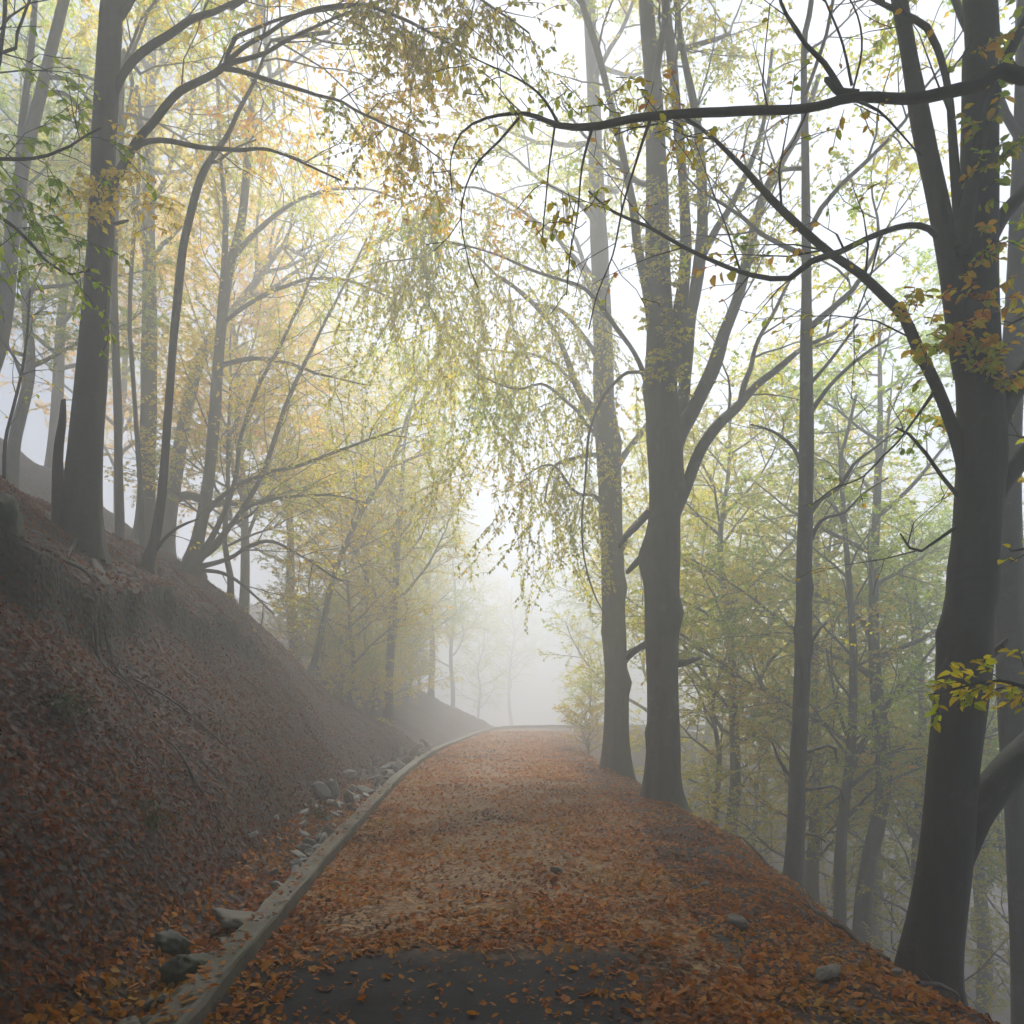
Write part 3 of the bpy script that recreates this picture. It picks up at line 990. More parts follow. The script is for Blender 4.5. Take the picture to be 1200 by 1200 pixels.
add_limb(T, D, [(712, 555, 9), (702, 537, 6), (688, 534, 5, -.3), (665, 540, 4, -.6), (650, 546, 3.5, -.8), (642, 566, 3, -1), (638, 590, 2, -1)], SP3)
up = []
for rows in ([(706, 430, 11), (690, 400, 7, -.4), (660, 372, 5.5, -.9), (625, 352, 4.5, -1.4), (580, 318, 4, -1.9), (530, 300, 3, -2.4), (480, 296, 2.4, -2.8), (440, 310, 1.6, -3)],
             [(705, 370, 10), (684, 325, 7, -.6), (655, 280, 6, -1.2), (610, 245, 4.5, -1.8), (570, 225, 3.6, -2.4), (520, 222, 2.8, -2.8), (470, 240, 2, -3)],
             [(710, 500, 9), (690, 462, 6, .3), (655, 436, 5, .6), (615, 405, 4, .9), (570, 395, 3, 1.2), (525, 380, 2.4, 1.4), (470, 385, 1.8, 1.8)],
             [(711, 530, 8), (695, 500, 6, -.8), (670, 478, 5, -1.6), (640, 460, 4, -2.2), (600, 455, 3, -2.6), (560, 440, 2, -3)],
             [(714, 600, 8), (698, 575, 6, -.5), (672, 560, 4.5, -1.2), (645, 552, 3.5, -1.8), (615, 560, 2.5, -2.2)]):
    rows = [(a_[0], a_[1] + random.gauss(0, 7) * (k_ > 0), a_[2] * 0.75, *a_[3:]) for k_, a_ in enumerate(rows)]
    up.append(add_limb(T, D, rows, SP3, f0=0.2, jit=0.035))
# curtain of hanging sprays
HG = style(leaf=17, lsize=0.085, droop=0.7, twig=dict(L=0.95, dens=3.4, grav=-0.12, flat=0.8, ang=0.85, wob=0.25))
env_x = [440, 470, 500, 540, 565, 590, 625, 660, 690, 705]
env_y = [430, 500, 560, 640, 650, 730, 742, 745, 735, 690]
cand = []
for ui, (br, A, R) in enumerate(up):
    for k in range(len(A)):
        if k > len(A) * 0.15:
            cand.append((CX + A[k][0] / A[k][1] * F, HOR - (A[k][2] - CAM_H) / A[k][1] * F, ui, k))
cand = np.array(cand)
for q in range(190):
    tx_ = random.uniform(442, 705)
    ok = np.where(np.abs(cand[:, 0] - tx_) < 8)[0]
    if not len(ok):
        continue
    c_ = cand[random.choice(list(ok))]
    br, A, R = up[int(c_[2])]
    p = Vector(A[int(c_[3])])
    low = np.interp(c_[0], env_x, env_y)
    L = (low - c_[1]) / F * p.y * random.choice([0.3, 0.5, 0.7, 0.85, 1.0])
    if L < 0.4:
        continue
    hang(T, br, p, L, HG, 0.006, 0.3)
close(T)

# ---- thin straight trees down the right slope
D = 11.5
T = hero('beech_tree', [(927, 1050, 25), (931, 1000, 22), (935, 900, 20), (940, 800, 19), (942, 700, 18), (944, 600, 17), (945, 500, 17), (945, 400, 14), (945, 320, 11), (944, 200, 9), (942, 60, 7)],
         D, 'slim straight grey trunk rising below the right shoulder, left of the big forked beech', crown=HIM, top=13, leafm=M_LIME, sides=12, flare=0.3, lump=0.06,
         burls=[(952, 690, 1, 0.3, 0.1), (936, 740, -1, 0.3, 0.12), (952, 760, 1, 0.25, 0.1)], crown_from=420, ncrown=8)
SP4 = style(branch=dict(L=1.2, r=0.008, dens=2.6), twig=dict(L=0.6, dens=3.6), leaf=10, lsize=0.07)
for rows in ([(943, 610, 8), (960, 588, 5), (985, 570, 5), (1000, 545, 4), (1030, 520, 3), (1060, 500, 2)], [(943, 650, 8), (962, 610, 5), (990, 600, 4), (1010, 580, 3), (1040, 560, 2)],
             [(945, 490, 7), (975, 450, 5), (1010, 415, 4), (1040, 395, 3)], [(944, 560, 6), (930, 525, 4), (905, 505, 3), (880, 498, 2)], [(945, 455, 6), (975, 420, 4), (1005, 380, 3)],
             [(941, 770, 6), (955, 745, 4), (962, 735, 3), (968, 730, 2)]):
    add_limb(T, D, rows, SP4)
DW = style(branch=dict(L=0.5, r=0.006, dens=2.2, grav=-0.15), twig=dict(L=0.25, dens=3.0, grav=-0.2), leaf=3, lsize=0.05)
for rows in ([(937, 885, 6), (955, 878, 4), (970, 874, 4), (979, 878, 3), (981, 895, 2)], [(936, 926, 6), (960, 923, 4), (976, 920, 3.5), (985, 924, 3), (990, 940, 2)], [(934, 985, 6), (945, 976, 4), (958, 978, 3.5), (968, 985, 2)],
             [(936, 920, 5), (922, 905, 4), (912, 890, 3), (905, 870, 2)]):
    add_limb(T, D, rows, DW, f0=0.35)
close(T)

D = 15.5
T = hero('young_beech', [(984, 1055, 14), (985, 1000, 13), (990, 940, 12), (997, 880, 11), (1000, 800, 10), (998, 720, 8), (990, 620, 6), (985, 540, 5)],
         D, 'slender young tree with upswept bare branches, low in the misty hollow', top=7.5, leafm=M_LIME, sides=9, flare=0.3, crown=style(limb=dict(L=2.2, r=0.03, ang=0.75, dens=2.2), branch=dict(L=0.9, dens=2.0, r=0.012), twig=dict(L=0.45), leaf=9), crown_from=940)
for rows in ([(994, 905, 7), (1010, 870, 5), (1030, 840, 4), (1055, 800, 3)], [(992, 925, 6), (1010, 910, 5), (1035, 890, 4), (1060, 878, 3)], [(996, 870, 6), (985, 840, 4), (975, 800, 3), (968, 760, 2)], [(990, 960, 6), (1005, 945, 4), (1025, 925, 3)]):
    add_limb(T, D, rows, style(branch=dict(L=1.1, r=0.01, dens=2.2), twig=dict(L=0.5, dens=2.5), leaf=5))
close(T)

D = 8.6
T = hero('beech_tree', [(1200, 1180, 27), (1195, 1000, 28), (1188, 850, 30), (1184, 750, 33), (1182, 650, 32), (1180, 560, 31), (1185, 450, 27), (1192, 350, 24), (1195, 250, 20), (1198, 100, 16), (1200, 0, 14)],
         D, 'grey trunk at the right picture edge, half hidden behind the big forked beech', top=14, crown=HIM, leafm=M_OLIVE, sides=14, flare=0.3, crown_from=240, ncrown=7)
close(T)

# ---- foreground limb reaching in from the right
D = 4.6
T = Tree('beech_tree', (0, 0, 0), M_BARKD)
tr = [(4.3, 4.9, ground_z(4.3, 4.9) - 0.1, 0.24), (4.25, 4.85, 0.5, 0.2), (4.2, 4.8, 2.5, 0.185), (4.05, 4.75, 4.6, 0.17), (4.1, 4.8, 7, 0.14), (4.2, 4.9, 11, 0.10), (4.0, 5, 19, 0.03)]
T.base = Vector(tr[0][:3])
T.root.location = T.base
T.A, T.R = T.stem(tr, flare=0.4)
T.spawn(None, T.A, T.R, 0, HI, f0=0.5, count=20)
VP = style(branch=dict(L=0.55, r=0.006, dens=2.2, ang=1.1), twig=dict(L=0.3, dens=1.5), leaf=2.0, lsize=0.06)
br, A, R = add_limb(T, D, [(1420, 20, 30), (1330, 50, 24), (1250, 74, 19), (1200, 88, 17), (1173, 82, 15), (1150, 100, 14), (1100, 111, 13), (1060, 115, 12), (1000, 112, 12), (960, 122, 11), (920, 128, 10.5), (860, 130, 10),
                           (800, 133, 9.5), (740, 140, 9), (690, 148, 8.5), (655, 147, 6.5), (615, 134, 4.6), (570, 140, 3), (540, 157, 2.2), (528, 187, 1.6), (530, 225, 1.2)], VP, f0=0.45, seg=0.06, sides=12, jit=0.004)
add_limb(T, D, [(1005, 112, 11), (985, 106, 9), (968, 97, 6)], None, seg=0.03)
for rows in ([(608, 138, 3.2), (585, 165, 2.7), (560, 190, 2.3), (546, 220, 2.1), (540, 255, 1.9), (545, 290, 1.7), (552, 320, 1.4), (560, 338, 1.2)], [(655, 147, 4), (640, 120, 3), (620, 100, 2.6), (590, 82, 2.2), (553, 66, 1.6)],
             [(650, 148, 3), (643, 200, 2), (638, 250, 1.8), (635, 285, 1.3)], [(694, 150, 4), (682, 195, 3), (677, 250, 2.4), (668, 300, 2), (664, 345, 1.4)], [(762, 140, 4), (745, 190, 3), (730, 240, 2.6), (718, 300, 2.2), (700, 345, 1.8), (690, 385, 1.3)],
             [(985, 106, 7), (966, 75, 6), (945, 55, 5), (928, 30, 4.4), (915, 5, 4), (908, -40, 3)], [(998, 100, 4), (988, 55, 3), (975, 20, 2.6), (962, -10, 2)], [(1000, 104, 3), (1010, 60, 2.4), (1005, 20, 2), (985, -20, 1.5)],
             [(1005, 118, 4), (1030, 130, 3), (1050, 150, 2.4), (1072, 175, 2), (1080, 182, 1.4)], [(795, 135, 3), (770, 145, 2), (745, 150, 1.6), (720, 160, 1.2)]):
    add_limb(T, D, rows, style(branch=dict(L=0.45, r=0.004, dens=2.4, ang=0.9), twig=dict(L=0.25, dens=2), leaf=2.4, lsize=0.055), f0=0.25, seg=0.06, sides=5, jit=0.006)
# leaf clusters hanging near the limb
SHN = style(leaf=22, lsize=0.05, droop=0.8)
for (sx, sy, n) in [(760, 120, 8), (790, 150, 8), (730, 112, 5), (690, 110, 4), (640, 250, 5), (655, 270, 4), (675, 230, 4), (700, 240, 3), (575, 100, 4), (600, 120, 4), (1000, 130, 4)]:
    for q in range(n):
        T.grow(br, px(sx + random.gauss(0, 14), sy + random.gauss(0, 14), D + random.gauss(0, 0.12)), Vector((random.gauss(0, 0.6), random.gauss(0, 0.6), random.uniform(-0.8, 0.3))), random.uniform(0.1, 0.25), 0.003, 2, SHN)
# yellow spray at the right edge, lower down
add_limb(T, D, [(1420, 870, 12), (1330, 830, 8), (1260, 812, 6), (1210, 806, 5), (1160, 803, 3.5), (1115, 810, 2)], style(branch=dict(L=0.4, r=0.005, dens=14, flat=0.4), twig=dict(L=0.22, dens=9), leaf=42, lsize=0.07), f0=0.4, seg=0.06, sides=5)
add_limb(T, D, [(1420, 700, 10), (1330, 660, 7), (1260, 640, 5), (1215, 636, 4), (1185, 645, 2)], style(branch=dict(L=0.25, r=0.005, dens=11), twig=dict(L=0.18, dens=9), leaf=36, lsize=0.065), f0=0.5, seg=0.06, sides=5)
add_limb(T, D, [(1420, 360, 10), (1330, 352, 7), (1260, 350, 5), (1205, 368, 3), (1180, 380, 2)], style(branch=dict(L=0.25, r=0.005, dens=6), twig=dict(L=0.18, dens=6), leaf=22, lsize=0.07), f0=0.5, seg=0.06, sides=5)
T.meta = ('beech outside the right edge whose long knobbly limb reaches across the top', 'tree', TREES, M_GOLD)
close(T, fine=True)

# ---- left bank
D = 9.3
T = hero('beech_tree', [(96, 625, 44), (97, 590, 40), (98, 560, 38), (102, 500, 36), (106, 450, 34), (110, 400, 32), (114, 340, 30), (118, 280, 29), (120, 220, 28), (122, 160, 27), (126, 90, 26), (130, 30, 25), (132, 0, 24)],
         D, 'dark smooth beech rooted on top of the left bank beside the broken stump', bark=M_BARKD, top=20, lean=(0.9, 0.4), leafm=M_GOLD, flare=0.4, ncrown=24, crown_from=-140)
SP5 = style(branch=dict(L=1.4, r=0.010, dens=2.6), twig=dict(L=0.6, dens=3.4), leaf=5, lsize=0.07)
add_limb(T, D, [(122, 240, 14), (133, 215, 11), (147, 190, 11), (160, 166, 10), (180, 142, 10), (197, 118, 9.5), (212, 103, 9), (235, 93, 8), (252, 86, 8), (266, 76, 7.5), (285, 71, 6), (310, 62, 5), (340, 45, 4), (378, 28, 3), (420, 10, 2)], SP5, f0=0.35, seg=0.09, jit=0.02)
OS = style(branch=dict(L=1.3, r=0.008, dens=4.0, grav=-0.06, flat=0.5), twig=dict(L=0.55, dens=6.0, grav=-0.1), leaf=20, lsize=0.07, droop=0.6)
br, A, R = add_limb(T, D, [(262, 80, 6), (290, 85, 5), (330, 98, 4.5), (370, 112, 4), (400, 118, 3.6), (440, 140, 3, -.2), (480, 160, 2.4, -.4), (520, 190, 1.6, -.6)], OS, f0=0.4, seg=0.09)
for q in range(16):
    k = random.randrange(int(len(A) * 0.35), len(A))
    hang(T, br, A[k], random.uniform(0.3, 1.0), OS, 0.004, 0.45)
for rows in ([(264, 74, 6), (300, 45, 5, -.2), (360, 15, 4.5, -.4), (430, 8, 4, -.6), (490, 30, 3, -.8), (540, 62, 2, -1)],
             [(270, 8, 7), (340, -30, 6, -.3), (420, -45, 5, -.6), (500, -30, 4, -.9), (570, 5, 3, -1.2), (620, 40, 2, -1.4)]):
    br, A, R = add_limb(T, D, rows, OS, f0=0.35, seg=0.09)
    for q in range(30):
        k = random.randrange(int(len(A) * 0.5), len(A))
        hang(T, br, A[k], random.uniform(0.25, 0.8), OS, 0.004, 0.5)
add_limb(T, D, [(264, 78, 6), (268, 60, 5), (275, 45, 5), (300, 33, 4), (330, 22, 3.5), (375, 12, 3), (420, 5, 2), (470, -5, 1.5)], OS, f0=0.45, seg=0.09)
add_limb(T, D, [(130, 120, 12), (140, 95, 9.5), (155, 72, 9), (175, 55, 8.5), (200, 40, 8), (225, 22, 8), (250, 16, 7), (270, 8, 6), (290, -5, 5), (330, -60, 4)], SP5, f0=0.4, seg=0.09)
add_limb(T, D, [(150, 182, 7), (166, 168, 6.5), (200, 164, 6), (240, 171, 5.5), (280, 174, 5), (310, 174, 4), (345, 186, 3), (400, 210, 2)], SP5, f0=0.3, seg=0.09)
add_limb(T, D, [(140, 20, 10), (180, -40, 9), (260, -110, 8, -.3), (350, -140, 6, -.6), (440, -130, 4, -.9), (540, -90, 3, -1.2)], OS, f0=0.3)
add_limb(T, D, [(118, 262, 5), (135, 262, 5), (150, 258, 3)], None)
add_limb(T, D, [(112, 560, 7), (112, 545, 5), (113, 535, 3)], None)
gl = Acc()
T.branches.append(gl)
for (sx, sy, n) in [(112, 215, 8), (118, 245, 8), (105, 240, 6), (150, 200, 6), (165, 225, 6), (190, 240, 5), (160, 160, 5), (195, 270, 4), (130, 250, 4)]:
    for q in range(n):
        T.grow(gl, px(sx + random.gauss(0, 9), sy + random.gauss(0, 8), D - 0.25 + random.gauss(0, 0.1)), Vector((random.gauss(0, 0.8), -0.5, random.uniform(-0.5, 0.2))), random.uniform(0.15, 0.4), 0.004, 2, SH)
# exposed roots at its foot
for (a, b_) in [((110, 600), (128, 640)), ((108, 605), (118, 660)), ((90, 610), (78, 640)), ((112, 595), (140, 625))]:
    p0, p1 = px(a[0], a[1], D - 0.1), px(b_[0], b_[1], D - 0.9)
    rt = []
    for k in range(6):
        f = k / 5
        x, y = p0.x + (p1.x - p0.x) * f, p0.y + (p1.y - p0.y) * f
        z = ground_z(x, y)
        rt.append((x, y, z + 0.05 * (1 - f) - 0.02, 0.045 * (1 - 0.75 * f)))
    T.stem(rt, sides=8, seg=0.1, lump=0.1)
lip_roots(T, -4.7, 8.3, 3)
close(T)

# broken stump
p = rooted(W(9.2, (69, 565, 12), (68, 540, 10), (70, 515, 9.5), (73, 490, 8), (74, 470, 5)))
T = Tree('broken_stump', (p[0][0], p[0][1], p[0][2] + 0.1), M_DEAD)
T.stem(p, sides=9, seg=0.08, lump=0.15, flare=0.8)
T.stem(W(9.2, (74, 480, 5), (76, 468, 2.5)), sides=5, seg=0.05)
T.finish('broken dead stump standing upright on the left bank crest', 'stump', None, M_COPPER)

D = 13.0
T = hero('beech_tree', [(-22, 470, 19), (0, 400, 17), (12, 300, 16), (22, 220, 15), (35, 160, 14), (48, 110, 13), (60, 60, 12), (75, 0, 11)],
         D, 'leaning grey tree at the far left edge of the bank', crown=HIM, top=15, lean=(0.5, 0.3), leafm=M_GREEN, sides=12, crown_from=0, ncrown=8)
add_limb(T, D, [(20, 225, 9), (26, 150, 8), (33, 90, 7), (38, 40, 7), (42, -10, 6), (50, -120, 4)], SP5)
add_limb(T, D, [(48, 110, 7), (75, 110, 5), (100, 135, 4), (130, 165, 3), (160, 200, 2)], SP5)
add_limb(T, D, [(55, 90, 6), (85, 95, 4), (105, 120, 3.5), (120, 150, 3)], SP5)
close(T)

# limb from a tree outside at left, with green leaves
D = 6.2
T = Tree('beech_tree', (0, 0, 0), M_BARKD)
gx0, gy0 = -5.4, 5.6
tr = [(gx0, gy0, ground_z(gx0, gy0) - 0.1, 0.2), (gx0, gy0, 5.2, 0.15), (gx0 + 0.1, gy0, 7.5, 0.13), (gx0 + 0.2, gy0, 11, 0.10), (gx0 + .6, gy0, 19.5, 0.03)]
T.base = Vector(tr[0][:3])
T.root.location = T.base
T.A, T.R = T.stem(tr, flare=0.4)
T.spawn(None, T.A, T.R, 0, HI, f0=0.5, count=20)
GS = style(branch=dict(L=1.1, r=0.005, dens=6.0, grav=-0.16, flat=0.5), twig=dict(L=0.4, dens=6.0, grav=-0.12), leaf=24, lsize=0.065, droop=0.7)
add_limb(T, D, [(-220, 160, 9), (-100, 185, 7), (-30, 178, 5), (0, 182, 4.5), (40, 187, 4), (70, 176, 3.5), (95, 163, 3), (118, 155, 2)], GS, f0=0.35, seg=0.08, sides=6)
add_limb(T, D, [(-220, 215, 8), (-60, 225, 5), (0, 254, 4), (30, 275, 3.5), (60, 305, 3), (85, 318, 2.4), (105, 314, 1.6)], GS, f0=0.35, seg=0.08, sides=6)
add_limb(T, D, [(-220, 60, 10), (-60, 120, 7), (-10, 90, 6), (3, 40, 5), (6, 0, 5), (5, -60, 4)], SPB, f0=0.3, seg=0.08, sides=6)
add_limb(T, D, [(-150, 10, 6), (0, 60, 4), (20, 40, 3), (36, 0, 2.5), (60, -60, 2)], SPB, f0=0.3, seg=0.08, sides=6)
T.meta = ('beech out of sight at left whose thin green-leaved twigs hang into the picture', 'tree', TREES, M_GREEN)
close(T, fine=True)

p = rooted(W(9.6, (6, 520, 4.5), (15, 480, 4), (25, 440, 3.5), (32, 390, 3), (35, 340, 2)))
T = Tree('sapling', p[0][:3], M_BARK)
A, R = T.stem(p, sides=6)
br = Acc()
T.branches.append(br)
T.spawn(br, A, R, 1, style(branch=dict(L=0.9, r=0.008, dens=4), twig=dict(L=0.4, dens=4), leaf=10, lsize=0.06), f0=0.3)
T.finish('thin leafy sapling on the bank crest at the left edge', 'sapling', None, M_OLIVE)

D = 14.5
T = hero('beech_tree', [(140, 612, 11), (139, 560, 10), (138, 480, 9.5), (135, 400, 9), (133, 330, 9), (135, 250, 8), (140, 170, 7), (145, 60, 6)], D,
         'thin upright grey stem just right of the dark beech on the bank', crown=HIM, top=13, sides=9, leafm=M_GOLD, crown_from=200, ncrown=7, flare=0.3)
close(T)
D = 16.0
T = hero('beech_tree', [(166, 600, 6), (161, 520, 5.5), (155, 430, 5), (152, 380, 5), (155, 300, 4.5), (163, 200, 4), (160, 100, 3.5)], D,
         'spindly bent stem between two thicker misty trunks on the left', crown=HIM, top=12, sides=7, leafm=M_GOLD, crown_from=300, ncrown=7, flare=0.2)
close(T)
D = 19.5
T = hero('beech_tree', [(171, 615, 23), (172, 560, 19), (174, 480, 18), (175, 400, 17), (175, 320, 15), (174, 240, 14), (175, 150, 12), (180, 0, 9)], D,
         'pale thick beech trunk fading in mist behind the left bank', top=17, leafm=M_GOLD, sides=12, crown_from=420, ncrown=14,
         crown=style(limb=dict(L=3.6), leaf=14, lsize=0.1))
close(T)
D = 11.6
T = hero('beech_tree', [(174, 655, 15), (181, 632, 12), (188, 590, 11), (193, 540, 10), (196, 500, 9.5), (199, 460, 9), (203, 400, 9), (210, 330, 9.5), (215, 290, 9), (224, 250, 9), (235, 210, 8.5), (248, 185, 7.5), (265, 160, 6), (280, 128, 5),
                        (300, 92, 4), (318, 50, 3.5)], D, 'slim dark curved tree leaning right over the lip of the bank', bark=M_BARKD, crown=HIM, top=11.5, lean=(0.8, 0.2), leafm=M_COPPER, sides=10, crown_from=140, ncrown=6, flare=0.5)
add_limb(T, D, [(178, 650, 6), (192, 632, 4), (207, 618, 4), (220, 612, 3), (232, 608, 2)], style(branch=dict(L=0.6, r=0.008, dens=3), twig=dict(L=0.3, dens=3), leaf=5), f0=0.3)
add_limb(T, D, [(245, 190, 5), (255, 190, 4), (275, 175, 3), (300, 165, 2)], SP5)
close(T)
D = 22.0
T = hero('beech_tree', [(196, 625, 18), (205, 560, 16), (215, 500, 15), (228, 440, 14), (245, 400, 12), (270, 370, 10), (300, 330, 8), (330, 290, 6)], D,
         'strongly leaning pale trunk in the mist among the left trees', top=13.5, lean=(1.5, 0), leafm=M_GOLD, sides=10, crown_from=420, ncrown=12, crown=style(leaf=14, lsize=0.1), flare=0.4)
add_limb(T, D, [(203, 585, 12), (225, 580, 10), (250, 590, 9), (300, 588, 7), (350, 575, 5), (400, 560, 3)], style(leaf=8), f0=0.3)
close(T)
D = 16.8
FN = style(branch=dict(L=2.2, r=0.013, dens=2.8, ang=0.7, grav=0.0), twig=dict(L=1.0, dens=4.2), leaf=12, lsize=0.08)
T = hero('beech_tree', [(224, 665, 22), (232, 630, 15), (240, 590, 14), (247, 540, 13), (252, 480, 13), (256, 420, 12), (262, 360, 12), (270, 310, 11), (283, 260, 10), (290, 190, 9), (296, 110, 8), (305, 0, 7)], D,
         'misty beech with twin stems and low limbs sweeping right off the bank', top=14, leafm=M_GOLD, sides=11, crown_from=330, ncrown=14, flare=0.8, crown=style(leaf=12, lsize=0.09))
add_limb(T, D, [(246, 560, 10), (254, 480, 8.5), (256, 400, 8), (262, 320, 7), (264, 250, 6), (258, 180, 5), (255, 90, 4)], FN, f0=0.35)
for rows in ([(233, 655, 8), (258, 612, 6), (275, 565, 5.5), (283, 510, 5), (300, 460, 4.5), (320, 420, 4), (350, 360, 3), (375, 300, 2)],
             [(230, 660, 9), (262, 625, 7), (290, 590, 6), (310, 550, 5.5), (330, 490, 5), (350, 440, 4.5), (370, 400, 4), (400, 340, 3), (430, 280, 2)],
             [(230, 665, 7), (268, 655, 5), (290, 642, 5), (320, 635, 4), (360, 655, 3), (400, 680, 2)],
             [(243, 600, 7), (262, 580, 6), (300, 560, 5), (350, 545, 4), (420, 520, 3), (470, 500, 2)],
             [(235, 655, 6), (255, 640, 4), (285, 600, 4), (320, 585, 3), (380, 580, 2.5), (430, 590, 2)],
             [(254, 430, 6), (290, 420, 5), (330, 425, 4), (380, 440, 3), (430, 450, 2)],
             [(260, 380, 6), (300, 350, 5), (350, 330, 4), (410, 330, 3), (460, 350, 2)],
             [(275, 300, 6), (310, 262, 5), (360, 230, 4), (420, 220, 3), (470, 235, 2)],
             [(228, 668, 6), (262, 672, 4), (290, 690, 3), (320, 720, 2)]):
    add_limb(T, D, rows, FN, f0=0.2)
close(T)
D = 23.0
T = hero('young_beech', [(358, 840, 9), (370, 770, 8), (385, 700, 7), (400, 650, 6), (430, 590, 5), (460, 540, 4), (480, 480, 3)], D,
         'slight leaning young tree with ochre leaves at the foot of the bank', top=10.5, lean=(0.6, 0), leafm=M_GOLD, sides=8, crown_from=700, ncrown=16, flare=0.2,
         crown=style(limb=dict(L=2.8, r=0.03), leaf=13, lsize=0.1))
close(T)

# ---- trees further off in the mist: a few kinds, copied
def proto(name, H, r, P, leafm, crown0, n, lean=(0, 0), bark=M_BARK, scale=1.0):
    T = Tree(name, (0, 0, 0), bark)
    rows = [(0, 0, -0.3, r * 1.15), (0, 0, 0.5, r)]
    for k in range(1, 7):
        f = k / 6
        rows.append((lean[0] * f * f * H + random.gauss(0, 0.12), lean[1] * f * H + random.gauss(0, 0.12), H * f, r * (1 - 0.85 * f)))
    A, R = T.stem(rows, sides=10, seg=0.3, flare=0.4)
    T.spawn(None, A, R, 0, P, f0=crown0, count=n, scale=scale)
    T.meta = (None, 'tree', None, leafm)
    return T


BG = style(limb=dict(L=4.8, seg=0.5, grav=0.03), branch=dict(L=2.2, dens=3.2, seg=0.45), twig=dict(L=1.0, dens=5.2, seg=0.35), leaf=24, lsize=0.1)
UND = style(limb=dict(L=3.3, r=0.04, seg=0.4, ang=1.05), branch=dict(L=1.8, dens=3.2, seg=0.4, flat=0.45), twig=dict(L=0.85, dens=5.6, seg=0.3, flat=0.4), leaf=24, lsize=0.09)
protos = {
    'gold': proto('beech_tree', 14, 0.2, BG, M_GOLD, 0.25, 20, (0.1, 0)),
    'copper': proto('beech_tree', 13, 0.17, BG, M_COPPER, 0.25, 20, (-0.06, 0)),
    'lime': proto('beech_tree', 14, 0.18, BG, M_LIME, 0.3, 20),
    'green': proto('beech_tree', 15, 0.22, BG, M_GREEN, 0.3, 20, (0.05, 0)),
    'under': proto('understory_tree', 9, 0.09, UND, M_LIME, 0.15, 24, (0.08, 0)),
    'underg': proto('understory_tree', 8, 0.08, UND, M_GOLD, 0.15, 24, (-0.1, 0)),
    'bush': proto('shrub', 2.6, 0.03, style(limb=dict(L=1.7, r=0.014, dens=3, ang=0.75, seg=0.2), branch=dict(L=0.85, r=0.007, dens=6, seg=0.2), twig=dict(L=0.4, dens=9, seg=0.15), leaf=34, lsize=0.07), M_GOLD, 0.03, 24),
}
for k, T in protos.items():
    close(T)
    T.used = False


def place(kind, pxx, d, scale, rot, label, group='trees further off in the mist', cat='tree', dz=0.0):
    T = protos[kind]
    x = (pxx - CX) / F * d
    if not T.used:
        T.used = True
        root = T.root
    else:
        root = T.root.copy()
        COL.objects.link(root)
        for ch in list(T.root.children):
            c = ch.copy()
            COL.objects.link(c)
            c.parent = root
    root.location = (x, d, ground_z(x, d) + dz)
    root.rotation_euler = (0, 0, rot)
    root.scale = (scale,) * 3
    for k in ('label', 'category', 'group'):
        if k in root:
            del root[k]
    tag(root, label, cat, group)
    return root


